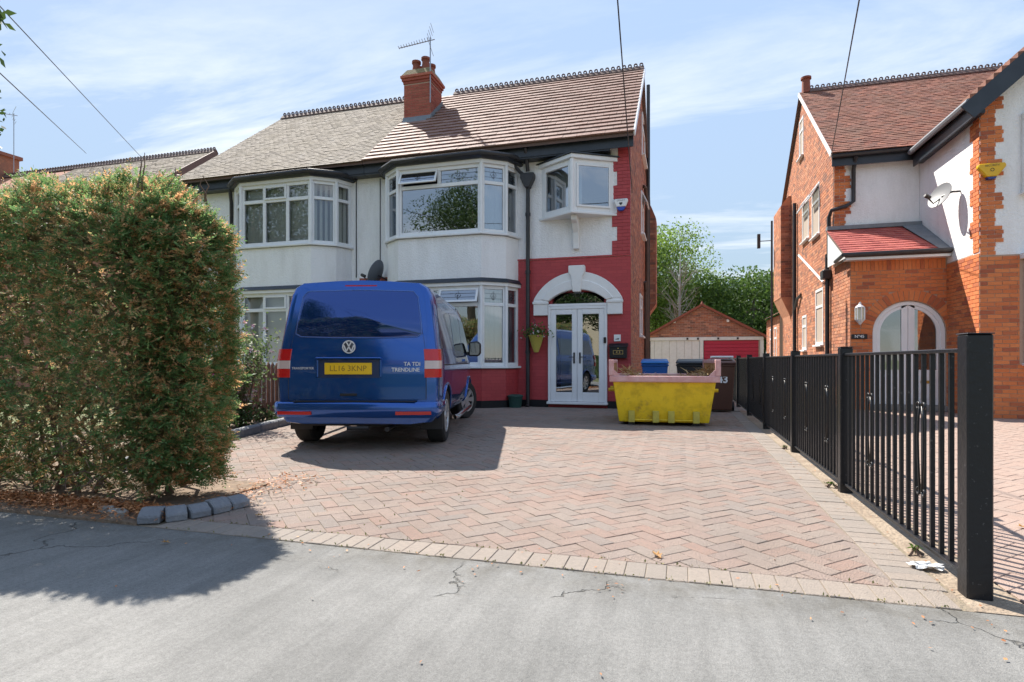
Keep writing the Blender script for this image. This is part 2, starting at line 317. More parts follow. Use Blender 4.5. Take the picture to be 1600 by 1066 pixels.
def area(p): return abs(sum(p[i][0]*p[(i+1)%len(p)][1]-p[(i+1)%len(p)][0]*p[i][1] for i in range(len(p))))/2
def inset(p, d):
    cx = sum(a for a, _ in p)/len(p); cy = sum(b for _, b in p)/len(p); o = []
    n = len(p)
    for i in range(n):
        a, b, c = p[i-1], p[i], p[(i+1)%n]
        e1 = Vector((b[0]-a[0], b[1]-a[1])); e2 = Vector((c[0]-b[0], c[1]-b[1]))
        if e1.length < 1e-6 or e2.length < 1e-6: o.append(b); continue
        e1.normalize(); e2.normalize(); n1 = Vector((-e1.y, e1.x)); n2 = Vector((-e2.y, e2.x)); k = 1+n1.dot(n2)
        v = (n1+n2)/max(k, .35)*d; o.append((b[0]+v.x, b[1]+v.y))
    return o
def paver(mb, poly, z, tilt=(0, 0)):
    p0 = inset(poly, .0018); p1 = inset(poly, .0045); n = len(p0)
    cx = sum(a for a, _ in p0)/n; cy = sum(b for _, b in p0)/n
    zz = lambda a, b, k: k+(a-cx)*tilt[0]+(b-cy)*tilt[1]
    vs = [(a, b, -.02) for a, b in p0]+[(a, b, zz(a, b, z-.0025)) for a, b in p0]+[(a, b, zz(a, b, z)) for a, b in p1]
    fs = [[2*n+i for i in range(n)]]+[(i, (i+1)%n, n+(i+1)%n, n+i) for i in range(n)]+[(n+i, n+(i+1)%n, 2*n+(i+1)%n, 2*n+i) for i in range(n)]
    mb.add(vs, fs)
def dedupe(p):
    o = []
    for q in p:
        if not o or math.hypot(q[0]-o[-1][0], q[1]-o[-1][1]) > 1e-4: o.append(q)
    if len(o) > 1 and math.hypot(o[0][0]-o[-1][0], o[0][1]-o[-1][1]) < 1e-4: o.pop()
    return o
def herringbone(region, drop=None, a=.1005):
    out = []; c = math.sqrt(.5); xs = [p[0] for p in region]; ys = [p[1] for p in region]
    fx = lambda p, q: ((p-q)*c*a, (p+q)*c*a)
    n = int((max(xs)-min(xs)+max(ys)-min(ys))/a)+30; ox, oy = min(xs), min(ys)
    for i in range(-n, n):
        for j in range(-n, n):
            k = (i-j) % 4
            if k == 0: r = (i, j, i+2, j+1)
            elif k == 3: r = (i, j, i+1, j+2)
            else: continue
            cx, cy = fx((r[0]+r[2])/2, (r[1]+r[3])/2); cx += ox; cy += oy
            if cx < ox-.2 or cx > max(xs)+.2 or cy < oy-.2 or cy > max(ys)+.2: continue
            poly = [(x+ox, y+oy) for x, y in (fx(r[0], r[1]), fx(r[2], r[1]), fx(r[2], r[3]), fx(r[0], r[3]))]
            poly = dedupe(clip(poly, region))
            if len(poly) < 3 or area(poly) < .0012: continue
            if drop and drop(cx, cy): continue
            out.append(poly)
    return out
def lay(parent, polys, m, nparts, name='paver'):
    cen = [(sum(a for a, _ in p)/len(p), sum(b for _, b in p)/len(p)) for p in polys]
    order = sorted(range(len(polys)), key=lambda i: -vis(cen[i])); rest = MB()
    for r, i in enumerate(order):
        z = .0+random.uniform(-.0022, .0022); t = (random.uniform(-.008, .008), random.uniform(-.008, .008))
        if r < nparts:
            mb = MB(); paver(mb, polys[i], z, t); mb.build(name, m, parent, fix=False)
        else: paver(rest, polys[i], z, t)
    if rest.v: rest.build(name+'_field', m, parent, kind='stuff', fix=False)
CF = Vector((-math.sin(R(16.24)), math.cos(R(16.24)))); CR = Vector((CF.y, -CF.x))
def vis(p):                                          # apparent size on the ground, 0 outside the view
    d = p[0]*CF.x+p[1]*CF.y; l = p[0]*CR.x+p[1]*CR.y
    if d < 1.6 or abs(l/d) > .9: return 0
    return 1/d**3
dr = MB().quad((-6.9,2.865,-.0045),(1.19,2.865,-.0045),(1.19,12.69,-.0045),(-6.9,12.69,-.0045)).build('driveway', SAND, kind='structure')
inbed = lambda x, y: (x < -3.32 and y < 4.12) or (x < -5.62-.28*(y-6.1) and y > 4.1)
D43 = [(-6.9,3.07),(.965,3.07),(.965,12.69),(-6.9,12.69)]
lay(dr, herringbone(D43, inbed), PAVER, 230)
bord = []
x = -3.18
while x < 1.10: bord.append([(x,2.866),(x+.1005,2.866),(x+.1005,3.067),(x,3.067)]); x += .1005
y = 3.07
while y < 12.6: bord.append([(.968,y),(1.168,y),(1.168,y+.1005),(.968,y+.1005)]); y += .1005
lay(dr, bord, PAVER_B, 70, 'border_paver')
# dirt strip along the fence
MB().box(1.185,1.42,2.87,12.9,-.05,-.003).build('dirt_strip', mat('sandy_dirt', (.34,.27,.20), .95, noise=.8, nscale=7, col2=(.22,.165,.12), bump=.9, bscale=45), kind='structure')
d45 = MB().quad((1.42,2.865,-.008),(14,2.865,-.008),(14,15.1,-.008),(1.42,15.1,-.008)).build('neighbour_driveway', SAND, kind='structure')
lay(d45, herringbone([(1.43,2.87),(7.6,2.87),(7.6,15.0),(1.43,15.0)]), PAVER_R, 0)
MB().box(-1.0,3.4,12.92,27,-.05,-.006).build('side_passage', mat('concrete_slab_surface', (.30,.28,.25), .9, noise=.5, nscale=3, col2=(.22,.21,.19)), kind='structure')
MB().box(-12,-3.33,2.87,4.12,-.05,.012).build('hedge_bed', SOIL, kind='structure')
bed = MB(); 
bed.prism([(-5.64,6.0),(-6.1,7.65),(-6.75,11.6),(-8.2,11.6),(-8.2,4.13),(-5.15,4.13)][::-1], lambda a,b,t:(a,b,t), -.05, .03); bed.build('flower_bed', SOIL, kind='structure')
MB().box(-14,-8.2,4.13,12.7,-.05,-.01).build('neighbour_front_garden', GRASSM, kind='structure')

# stone edging at the hedge corner
EDGE = mat('blue_edging_stone', (.17,.18,.20), .75, noise=.6, nscale=9, col2=(.26,.26,.26), bump=.5, bscale=50)
ed = thing('kerb_edging', (-3.15,3.2,0), 'row of grey edging stones curving round the foot of the hedge', 'edging')
pts = [(-3.36,2.93),(-3.235,2.99),(-3.155,3.09),(-3.10,3.21),(-3.065,3.34),(-3.04,3.48)]
for i in range(5):
    a = Vector(pts[i]); b = Vector(pts[i+1]); d = (b-a).normalized(); n = Vector((d.y, -d.x)); a = a+d*.003; b = b-d*.003
    mb = MB(); h = .088+random.uniform(-.008,.008); prof = [(-.07,0),(.075,0),(.075,.05),(.045,h-.02),(.01,h),(-.045,h-.005),(-.07,h-.04)]
    vs = [(a.x+n.x*u, a.y+n.y*u, z) for u, z in prof]+[(b.x+n.x*u, b.y+n.y*u, z) for u, z in prof]; k = len(prof)
    mb.add(vs, [list(range(k)), [k+j for j in range(k)][::-1]]+[(j, k+j, k+(j+1)%k, (j+1)%k) for j in range(k)]).build('edging_stone', EDGE, ed, bevel=.008)
# low stone edge of the flower bed
ed2 = thing('bed_edging', (-5.8,6.6,0), 'low grey stone edge of the flower bed left of the van', 'edging')
p = [(-5.12,4.16),(-5.4,5.2),(-5.64,6.0),(-5.79,6.5),(-5.93,7.05),(-6.1,7.65),(-6.2,8.3),(-6.31,8.95)]
for i in range(len(p)-1):
    a, b = Vector((*p[i], .05)), Vector((*p[i+1], .05)); d = (b-a).normalized()*.01
    MB().bar(a+d, b-d, .13, .13).build('edging_stone', EDGE, ed2, bevel=.02)

# ------------------------------------------------------------------ bricks, tiles, windows
def bricks(parent, Fr, w, z0, z1, m, ok, nparts, name='brick', L_=.225, H=.075, proud=.008, shift=0, ulim=None, prefer=None, gap=.005):
    """bricks in a face frame; ok(u,z) says whether brickwork shows there; ulim(z)->(lo,hi) trims a course"""
    todo = []; nrow = int(round((z1-z0)/H))
    for r in range(nrow):
        za = z0+r*H; zb = za+H; lo, hi = ulim((za+zb)/2) if ulim else (0, w)
        u = -L_*(1 if (r+shift)%2 else .5)
        while u < hi:
            a, b = max(u, lo), min(u+L_, hi); u += L_
            if b-a < .03: continue
            # trim at openings
            n = 6; cells = [ok(a+(b-a)*(i+.5)/n, (za+zb)/2) for i in range(n)]
            if not any(cells): continue
            i0 = cells.index(True); i1 = n-cells[::-1].index(True)
            a2, b2 = a+(b-a)*i0/n, a+(b-a)*i1/n
            if b2-a2 < .025: continue
            todo.append((a2+gap, b2-gap, za+gap, zb-gap))
    if prefer: todo.sort(key=prefer)
    rest = MB()
    for i, (a, b, za, zb) in enumerate(todo):
        mb = MB() if i < nparts else rest
        n1 = proud+random.uniform(-.0015, .0015)
        P = [Fr(a,n1,za),Fr(b,n1,za),Fr(b,n1,zb),Fr(a,n1,zb),Fr(a,-.002,za),Fr(b,-.002,za),Fr(b,-.002,zb),Fr(a,-.002,zb)]
        mb.add(P, [(0,1,2,3),(1,0,4,5),(2,1,5,6),(3,2,6,7),(0,3,7,4)])
        if i < nparts: mb.build(name, m, parent, fix=False)
    if rest.v: rest.build(name+'work', m, parent, kind='stuff', fix=False)
def tile_roof(parent, eL, eR, rL, rR, rows, tw, m, nparts, name='roof_tile', th=.03, jit=.004, limit=None, gap=.003, prefer=None):
    eL, eR, rL, rR = map(Vector, (eL, eR, rL, rR)); nrm = (eR-eL).cross(rL-eL).normalized()
    if nrm.z < 0: nrm = -nrm
    P = lambda a, b: (eL.lerp(eR, a)).lerp(rL.lerp(rR, a), b)
    W = (eR-eL).length; n = max(1, int(round(W/tw))); todo = []
    for r in range(rows):
        b0, b1 = r/rows, min(1, (r+1.12)/rows); off = .5 if r % 2 else 0
        for i in range(-1, n+1):
            a0, a1 = (i+off)/n, (i+1+off)/n
            a0, a1 = max(0, a0), min(1, a1)
            if a1-a0 < .2/n: continue
            if limit and not limit(P((a0+a1)/2, (b0+b1)/2)): continue
            todo.append((r, a0+gap/W, a1-gap/W, b0, b1))
    if prefer: todo.sort(key=prefer)
    rest = MB()
    for k, (r, a0, a1, b0, b1) in enumerate(todo):
        mb = MB() if k < nparts else rest; j = random.uniform(-jit, jit); s = random.uniform(-.25, .25)*jit
        q = [P(a0,b0)+nrm*(th+j+s), P(a1,b0)+nrm*(th+j-s), P(a1,b1)+nrm*.006, P(a0,b1)+nrm*.006]
        lo = [P(a0,b0)+nrm*(.004), P(a1,b0)+nrm*(.004), P(a1,b1)-nrm*.004, P(a0,b1)-nrm*.004]
        mb.add(q+lo, [(0,1,2,3),(4,5,1,0),(5,6,2,1),(7,4,0,3)])
        if k < nparts: mb.build(name, m, parent, fix=False)
    if rest.v: rest.build(name+'_field', m, parent, kind='stuff', fix=False)
def ring(mb, c, r0, r1, t, n=10):                    # flat ring in the XZ plane
    b = len(mb.v)
    for y in (-t/2, t/2):
        for r in (r0, r1):
            for j in range(n): a = 2*math.pi*j/n; mb.v.append((c[0]+r*math.cos(a), c[1]+y, c[2]+r*math.sin(a)))
    for j in range(n):
        k = (j+1)%n
        for f in ((b+j, b+n+j, b+n+k, b+k), (b+2*n+j, b+2*n+k, b+3*n+k, b+3*n+j), (b+j, b+k, b+2*n+k, b+2*n+j), (b+n+j, b+3*n+j, b+3*n+k, b+n+k)):
            mb.f.append(list(f)); mb.mi.append(0)
def ridge(parent, x0, x1, y, z, m=RIDGE, L_=.30, along='x'):
    mb = MB(); h = L_/2-.004
    mb.prism([(-.13,-.115),(0,.0),(.13,-.115),(.13,-.085),(.03,.035),(-.03,.035),(-.13,-.085)], lambda a,b,t: (t,a,b), -h, h)
    for k in (-1, 1): ring(mb, (k*L_/4, 0, .075), .028, .054, .035)
    n = int(round((x1-x0)/L_)); first = None
    for i in range(n):
        x = x0+(i+.5)*(x1-x0)/n
        if first is None:
            first = mb.build('ridge_tile', m, parent); off = WL[first.name].copy(); 
            first.location = Vector((x, y, z))+off-WL[parent.name]
        else: instance(first, parent, Vector((x, y, z))+off)
def window(house, Fr, w, z0, z1, rows, fw=.055, sill=True, name='window', out=.045, depth=.08, leads=False, gm=None, lab=None):
    """rows: list of (za, zb, [u edges], {col: open/casement}); frame is the part, panes and casements its sub-parts"""
    mb = MB(); B = lambda a, b, c, d, e=0: mb.fbox(Fr, a, b, out-depth+e, out+e, c, d)
    B(0, fw, z0, z1); B(w-fw, w, z0, z1); B(fw, w-fw, z0, z0+fw); B(fw, w-fw, z1-fw, z1)
    subs = []
    for ri, (za, zb, us, fl) in enumerate(rows):
        if ri > 0: B(fw, w-fw, za-fw*.5, za+fw*.5, -.001)
        lo = za+(fw if ri == 0 else fw*.5); hi = zb-(fw if ri == len(rows)-1 else fw*.5)
        for ci in range(len(us)-1):
            a = us[ci]+(fw if ci == 0 else fw*.5); b = us[ci+1]-(fw if ci == len(us)-2 else fw*.5)
            if ci > 0: B(us[ci]-fw*.5, us[ci]+fw*.5, lo, hi, -.002)
            subs.append((a, b, lo, hi, fl.get(ci), ri))
    o = mb.build(name, WHITE, house, bevel=.006, label=lab)
    LEADW = PIPE
    for a, b, lo, hi, f, ri in subs:
        F2 = Fr
        if f:                                         # an opening sash, proud of the frame; hinged at its top when open
            ang = R(f) if f > 1 else 0
            def F2(u, n, z, hi=hi, ang=ang, k0=out): 
                dz = z-hi; nn = n-k0; return Fr(u, k0+nn*math.cos(ang)-dz*math.sin(ang), hi+dz*math.cos(ang)+nn*math.sin(ang))
            cs = MB(); e = .022; s = .045
            A = (a-e, b+e, lo-e, hi+e)
            for q in ((A[0], A[0]+s, A[2], A[3]), (A[1]-s, A[1], A[2], A[3]), (A[0]+s, A[1]-s, A[2], A[2]+s), (A[0]+s, A[1]-s, A[3]-s, A[3])):
                cs.fbox(F2, q[0], q[1], out+.002, out+.032, q[2], q[3])
            cs.build('casement', WHITE, o, bevel=.005)
            a, b, lo, hi2 = A[0]+s, A[1]-s, A[2]+s, A[3]-s; pn = out+.018
        else: hi2 = hi; pn = out-.035
        pm = MB(); pm.add([F2(a-.004,pn,lo-.004),F2(b+.004,pn,lo-.004),F2(b+.004,pn,hi2+.004),F2(a-.004,pn,hi2+.004)], [(0,1,2,3)])
        pm.build('pane', gm or GLASS, o, fix=False)
        if leads and ri == len(rows)-1:
            lm = MB(); cx = (a+b)/2; cz = (lo+hi2)/2; hh = (hi2-lo); t = .003
            for zz in (lo+hh*.3, lo+hh*.68): lm.fbox(F2, a, b, pn+.001, pn+.006, zz-t, zz+t)
            q = min(.07, hh*.3)
            for da in (-1, 1):
                for (u1, w1, u2, w2) in ((0,-1.3,da*1,0),(da*1,0,da*.35,.9),(0,.2,da*.55,-.45)):
                    p1, p2 = F2(cx+u1*q, pn+.004, cz+w1*q), F2(cx+u2*q, pn+.004, cz+w2*q); lm.bar(p1, p2, .005, .006)
            lm.bar(F2(cx,pn+.004,cz-q*1.3), F2(cx,pn+.004,cz+q*1.4), .005, .006)
            lm.build('leadwork', LEADW, o)
    if sill:
        MB().fbox(Fr, -.03, w+.03, -.02, out+.07, z0-.05, z0-.002).build('sill', WHITE, o, bevel=.008)
    return o
def gutter(pts, r=.055, n=8): return MB().tube(pts, r, n)
def wall_holes(mb, Fr, w, z0, z1, holes, t=.25, m=0):
    us = sorted({0, w, *[h[0] for h in holes], *[h[1] for h in holes]}); zs = sorted({z0, z1, *[h[2] for h in holes], *[h[3] for h in holes]})
    for i in range(len(us)-1):
        for j in range(len(zs)-1):
            cu, cz = (us[i]+us[i+1])/2, (zs[j]+zs[j+1])/2
            if any(h[0] < cu < h[1] and h[2] < cz < h[3] for h in holes): continue
            mb.fbox(Fr, us[i], us[i+1], -t, 0, zs[j], zs[j+1], m)
# ------------------------------------------------------------------ the semi-detached pair
WY = 12.7                                             # front wall plane
BAYP = [(-1.635,0),(-1.465,.40),(-1.005,.75),(1.005,.75),(1.465,.40),(1.635,0)]
def plan(cx, d=0):
    o = []; n = len(BAYP)
    for i in range(n):
        a = Vector(BAYP[max(i-1,0)]); b = Vector(BAYP[i]); c = Vector(BAYP[min(i+1,n-1)])
        e1 = (b-a).normalized() if i else None; e2 = (c-b).normalized() if i < n-1 else None
        if e1 is None: e1 = e2
        if e2 is None: e2 = e1
        n1 = Vector((-e1.y, e1.x)); n2 = Vector((-e2.y, e2.x)); v = (n1+n2)/(1+n1.dot(n2))*d
        o.append((cx+b.x+v.x, WY-b.y-v.y))
    o[0] = (o[0][0], WY-.002); o[-1] = (o[-1][0], WY-.002)
    return o
def facets(cx, d=0):
    p = plan(cx, d)
    for i in range(5):
        A = Vector((*p[i], 0)); B = Vector((*p[i+1], 0)); U = (B-A).normalized(); yield i, frame(A, U, (U.y, -U.x, 0)), (B-A).length
def ringprism(mb, cx, d0, d1, z0, z1):
    a, b = plan(cx, d0), plan(cx, d1); n = len(a)
    vs = [(*q, z0) for q in a]+[(*q, z1) for q in b]+[(cx-1.0, WY+.1, z0), (cx+1.0, WY+.1, z0), (cx-1.0, WY+.1, z1), (cx+1.0, WY+.1, z1)]
    fs = [(i, i+1, n+i+1, n+i) for i in range(n-1)]+[[n+i for i in range(n)]+[2*n+3, 2*n+2], ([i for i in range(n)]+[2*n+1, 2*n])[::-1]]
    mb.add(vs, fs)
def bay(house, cx, kind):
    mb = MB(); ringprism(mb, cx, 0, 0, 2.86, 3.80); mb.build('bay_apron', RENDER, house)
    mb = MB(); ringprism(mb, cx, .10, .02, 2.765, 2.862); mb.build('bay_skirt_roof', NAVY, house)
    mb = MB(); ringprism(mb, cx, .07, .07, 2.69, 2.763); mb.build('bay_head', STUCCO, house)
    mb = MB(); ringprism(mb, cx, .0, .0, 0, .86)
    if kind == 43:
        mb.build('bay_plinth', REDJ, house)
        for i, Fr, L_ in facets(cx):
            bricks(house, Fr, L_, .16, .86, REDP, lambda u, z: True, 0, gap=.0032, proud=.004)
        mb = MB(); ringprism(mb, cx, .02, .02, 0, .16); mb.build('plinth_band', BLACK, house)
    else: mb.build('bay_plinth', RENDER, house)
    mb = MB(); ringprism(mb, cx, .05, .05, 5.37, 5.45); mb.build('bay_soffit', STUCCO, house)
    mb = MB(); ringprism(mb, cx, .10, .14, 5.452, 5.50); ringprism(mb, cx, .07, .0, 5.502, 5.60); mb.build('bay_roof', NAVY, house)
    mb = MB(); mb.tube([(*q, 5.515+.012*i) for i, q in enumerate(plan(cx, .17)[1:])], .055, 8); mb.tube([(*q, 5.52) for q in plan(cx, .15)[:2]], .05, 8); mb.build('bay_gutter', PIPE, house, smooth=True)
    for z0, z1, tr, low in ((.92, 2.69, 2.28, True), (3.86, 5.37, 4.96, False)):
        for i, Fr, L_ in facets(cx):
            if L_ < .2: continue
            if i == 2:
                if kind == 43:
                    m = L_/2
                    rows = [(z0, tr, [0, L_] if not low else [0, m, L_], {}), (tr, z1, [0, m, L_], {0: 24 if not low else 0, 1: 20 if low else 0})]
                else:
                    c = L_/3; rows = [(z0, tr, [0, c, 2*c, L_], {}), (tr, z1, [0, c, 2*c, L_], {1: 1})]
            else: rows = [(z0, tr, [0, L_], {}), (tr, z1, [0, L_], {})]
            window(house, Fr, L_, z0, z1, rows, fw=.075 if i != 2 else .085, out=0.0, leads=(kind == 43), gm=GLASS if kind == 43 else GLASS2)
        # corner posts where the facets meet
        for q in plan(cx, .006)[1:5]: MB().tube([(*q, z0), (*q, z1)], .045, 8).build('corner_post', WHITE, house)
    # vertical blinds or curtains behind the glass
    for z0, z1 in ((.95, 2.62), (3.9, 5.32)):
        for i, Fr, L_ in facets(cx, -.16):
            mb = MB()
            if kind == 41:
                n = int(L_/.10)
                for k in range(n):
                    u = (k+.5)*L_/n; a = -.55 if i == 2 else .75
                    mb.add([Fr(u-.042*math.cos(a),-.042*math.sin(a),z0),Fr(u+.042*math.cos(a),.042*math.sin(a),z0),Fr(u+.042*math.cos(a),.042*math.sin(a),z1),Fr(u-.042*math.cos(a),-.042*math.sin(a),z1)], [(0,1,2,3)])
                mb.build('blind', BLIND, house, fix=False)
            elif i in (1, 3) or (i in (0, 4)):
                n = 14; P = [(L_*k/n, .018*math.sin(k*2.3)+.008*math.sin(k*5.1)) for k in range(n+1)]
                for k in range(n):
                    (u0, n0), (u1, n1) = P[k], P[k+1]; mb.add([Fr(u0,n0,z0),Fr(u1,n1,z0),Fr(u1,n1,z1),Fr(u0,n0,z1)], [(0,1,2,3)])
                mb.build('curtain', CURT, house, smooth='all')
EZ, RZ, EY, RY = 5.84, 8.88, 12.28, 15.9               # eaves and ridge
SL = (RZ-EZ)/(RY-EY)
roofz = lambda y: EZ+(y-EY)*SL if y < RY else RZ-(y-RY)*SL
BY = 19.1

h43 = thing('semi_detached_house', (-4.2, 12.7, 0), 'white rendered semi with red painted ground floor, arched white double door and new brown roof', 'house')
h41 = thing('semi_detached_house', (-10, 12.7, 0), 'white rendered semi with grey weathered roof and vertical blinds behind its bay windows', 'house')
FF = lambda x: frame((x, WY, 0), (1, 0, 0), (0, -1, 0))
# --- number 43
mb = MB(); Fr = FF(-7.33)
wall_holes(mb, Fr, 6.3, 3.31, 5.66, [(.55, 3.74, 3.31, 5.43), (4.38, 5.9, 4.27, 5.38)]); mb.fbox(Fr, 0, .52, -.25, 0, 0, 3.309)
mb.build('front_wall', RENDER, h43)
mb = MB(); Fr = FF(-3.58); wall_holes(mb, Fr, 2.55, 0, 3.308, [(.74, 2.05, .13, 2.27), (.82, 1.98, 2.27, 2.56)]); mb.build('lower_wall', REDJ, h43)
arch = lambda u, z: not (z < 2.40 and .41 < u < 2.39 and z > 2.04) and not (.74 < u < 2.05 and z < 2.3) and not (z >= 2.40 and (u-1.395)**2+(z-1.84)**2 < 1.10**2)
bricks(h43, Fr, 2.55, .16, 3.31, REDP, arch, 300, gap=.0032, proud=.004)
MB().box(-3.575,-2.85,12.668,12.699,0,.155).build('plinth_band', BLACK, h43); MB().box(-1.52,-1.03,12.668,12.699,0,.155).build('plinth_band', BLACK, h43)
MB().box(-3.58,-1.02,12.672,12.699,3.312,3.345).build('string_course', REDP, h43, bevel=.005)
# toothed quoin strip up the corner, painted red
quo = lambda z: (0 if int((z-3.35)/.30) % 2 == 0 else .11, .40)
Fq = FF(-1.43)
mq = MB()
for k in range(9):
    za, zb = 3.35+.30*k, min(5.84, 3.35+.30*(k+1)); lo = 0 if k % 2 == 0 else .11
    if k >= 7: lo = .13
    mq.fbox(Fq, lo, .40, .0015, .006, za, zb-.001)
mq.build('quoin_backing', REDJ, h43)
bricks(h43, frame((-1.43, WY-.006, 0), (1,0,0), (0,-1,0)), .40, 3.35, 5.83, REDP, lambda u, z: True, 0, ulim=lambda z: ((0 if int((z-3.35)/.30) % 2 == 0 else .11) if z < 5.45 else .13, .40), name='quoin_brick')
# gable side wall
mb = MB()
def gable(mb, x0, x1):
    mb.prism([(WY+.01, 0), (BY, 0), (BY, roofz(BY)-.06), (RY, RZ-.06), (WY+.01, roofz(WY+.01)-.06)], lambda a, b, t: (t, a, b), x0, x1)
gable(mb, -1.28, -1.034); mb.build('side_wall', SBRICKJ, h43)
Fs = frame((-1.034, WY, 0), (0, 1, 0), (1, 0, 0))
def ul43(z):
    if z < 6.1: return (.02, 6.4)
    k = (z-roofz(WY)+.12)/SL; return (max(.02, k), min(6.4, 2*(RY-WY)-k))
bricks(h43, Fs, 6.4, 0, 8.7, SBRICK, lambda u, z: True, 0, ulim=ul43)
MB().box(-12.6,-1.3,BY-.25,BY,0,roofz(BY)-.05).build('rear_wall', SBRICKJ, h43)
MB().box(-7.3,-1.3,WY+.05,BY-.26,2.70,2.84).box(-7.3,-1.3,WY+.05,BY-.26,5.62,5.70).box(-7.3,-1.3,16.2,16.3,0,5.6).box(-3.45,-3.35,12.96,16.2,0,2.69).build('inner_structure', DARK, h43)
MB().box(-7.3,-1.3,12.96,BY-.26,-.02,.12).build('hall_floor', FLOORI, h43)
bay(h43, -5.185, 43)
# roof 43
def slope(mb, x0, x1, xr0, xr1, t=.10):
    mb.add([(x0,EY,EZ),(x1,EY,EZ),(xr1,RY,RZ),(xr0,RY,RZ),(x0,EY,EZ-t),(x1,EY,EZ-t),(xr1,RY,RZ-t),(xr0,RY,RZ-t)], [(0,1,2,3),(7,6,5,4),(0,4,5,1),(1,5,6,2),(3,2,6,7),(0,3,7,4)])
    yb = 2*RY-EY
    mb.add([(x0,yb,EZ),(x1,yb,EZ),(xr1,RY+.002,RZ),(xr0,RY+.002,RZ),(x0,yb,EZ-t),(x1,yb,EZ-t),(xr1,RY+.002,RZ-t),(xr0,RY+.002,RZ-t)], [(3,2,1,0),(4,5,6,7),(1,5,4,0),(2,6,5,1),(0,4,7,3)])
mb = MB(); slope(mb, -7.30, -.93, -7.30, -.93); rf = mb.build('roof', RIDGE, h43)
tile_roof(rf, (-7.30,EY-.04,EZ-.03), (-.92,EY-.04,EZ-.03), (-7.30,RY-.04,RZ-.03), (-.92,RY-.04,RZ-.03), 20, .30, TILE_N, 300, th=.036,
          limit=lambda p: not (-7.26 < p.x < -6.42 and 14.3 < p.y < 15.1), prefer=lambda t: t[0])
ridge(rf, -6.4, -.93, RY, RZ+.04)
MB().bar((-.918,EY-.02,EZ-.05),(-.918,RY,RZ-.05),.03,.13).build('verge', WHITE, h43)
MB().box(-7.33,-1.45,12.42,WY-.002,5.53,5.60).box(-7.33,-.95,12.40,12.43,5.56,5.80).build('fascia', NAVY, h43)
gutter([(-7.33,12.36,5.80),(-.93,12.36,5.82)]).build('gutter', PIPE, h43, smooth=True)
# rain pipe with hopper
mb = MB().tube([(-3.30,12.37,5.76),(-3.30,12.5,5.55),(-3.30,12.60,5.30)], .045, 10); mb.tube([(-3.30,12.61,5.25),(-3.30,12.61,.06),(-3.30,12.53,.0)], .045, 10)
for z in (1.2, 3.0, 4.3): mb.tube([(-3.30,12.61,z),(-3.30,12.61,z+.07)], .06, 10)
dp = mb.build('downpipe', PIPE, h43, smooth=True)
MB().prism([(-.16,.13),(.16,.13),(.16,.03),(.09,-.12),(.05,-.2),(-.05,-.2),(-.09,-.12),(-.16,.03)], lambda a, b, t: (-3.30+a, t, 5.12+b), 12.5, 12.69).build('hopper', PIPE, dp, bevel=.015)
MB().tube([(-3.62,12.52,5.47),(-3.48,12.55,5.3),(-3.36,12.6,5.2)], .04, 8).build('swan_neck', PIPE, dp, smooth=True)
# corner window on a bracket
A, B, C = Vector((-3.0,WY-.002,0)), Vector((-2.22,12.2,0)), Vector((-1.38,WY-.002,0))
for P, Q in ((A, B), (B, C)):
    U = (Q-P).normalized(); Fo = frame(P, U, (U.y, -U.x, 0)); Ln = (Q-P).length
    window(h43, Fo, Ln, 4.24, 5.36, [(4.24, 5.36, [0, Ln], {0: 1 if P is B else 0})], fw=.12, out=0, sill=False, name='oriel_window')
tri = lambda d: [(A.x-d*1.5, WY-.001), (B.x, B.y-d*1.4), (C.x+d*1.5, WY-.001)]
MB().prism(tri(.05), lambda a, b, t: (a, b, t), 4.185, 4.238).build('oriel_sill', WHITE, h43, bevel=.008)
MB().prism(tri(.06), lambda a, b, t: (a, b, t), 5.362, 5.45).build('oriel_head', WHITE, h43, bevel=.008)
MB().prism(tri(.09), lambda a, b, t: (a, b, t), 5.452, 5.475).add([(-3.09,WY-.002,5.476),(-2.22,12.09,5.476),(-1.29,WY-.002,5.476),(-2.2,WY-.002,5.56)], [(0,1,3),(1,2,3),(0,3,2)]).build('oriel_roof', NAVY, h43)
MB().tube([(B.x,B.y,4.24),(B.x,B.y,5.36)], .05, 8).build('corner_post', WHITE, h43)
mb = MB().prism([(WY-.002,4.18),(12.30,4.18),(12.32,4.08),(12.44,4.03),(12.56,3.85),(12.60,3.62),(12.60,3.50),(WY-.002,3.50)], lambda a, b, t: (t, a, b), -2.27, -2.14); mb.build('oriel_bracket', STUCCO, h43, bevel=.01)
mb = MB()
for k in range(10): mb.add([(-2.9+.08*k,12.78-.015*(k%2),4.27),(-2.82+.08*k,12.78-.015*((k+1)%2),4.27),(-2.82+.08*k,12.78-.015*((k+1)%2),5.35),(-2.9+.08*k,12.78-.015*(k%2),5.35)], [(0,1,2,3)])
mb.build('curtain', CURT, h43)
# arch over the door
def arc(hw, zs, rise, n=22):
    r = (hw*hw+rise*rise)/(2*rise); cz = zs+rise-r; a = math.asin(min(1, hw/r)); return [(r*math.sin(-a+2*a*i/n), cz+r*math.cos(-a+2*a*i/n)) for i in range(n+1)]
def arch_strip(o, i, y0, y1, cx=-2.185):
    mb = MB(); n = len(o); vs = []
    for y in (y0, y1):
        vs += [(cx+a, y, b) for a, b in o]+[(cx+a, y, b) for a, b in i]
    fs = []
    for k in range(n-1):
        fs += [(k,k+1,n+k+1,n+k),(2*n+k,3*n+k,3*n+k+1,2*n+k+1),(k,2*n+k,2*n+k+1,k+1),(n+k,n+k+1,3*n+k+1,3*n+k)]
    fs += [(0,n,3*n,2*n),(n-1,3*n-1,4*n-1,2*n-1)]
    return mb.add(vs, fs)
arch_strip(arc(.985,2.40,.60), arc(.70,2.40,.33), 12.60, WY+.02).build('door_arch', STUCCO, h43, bevel=.008)
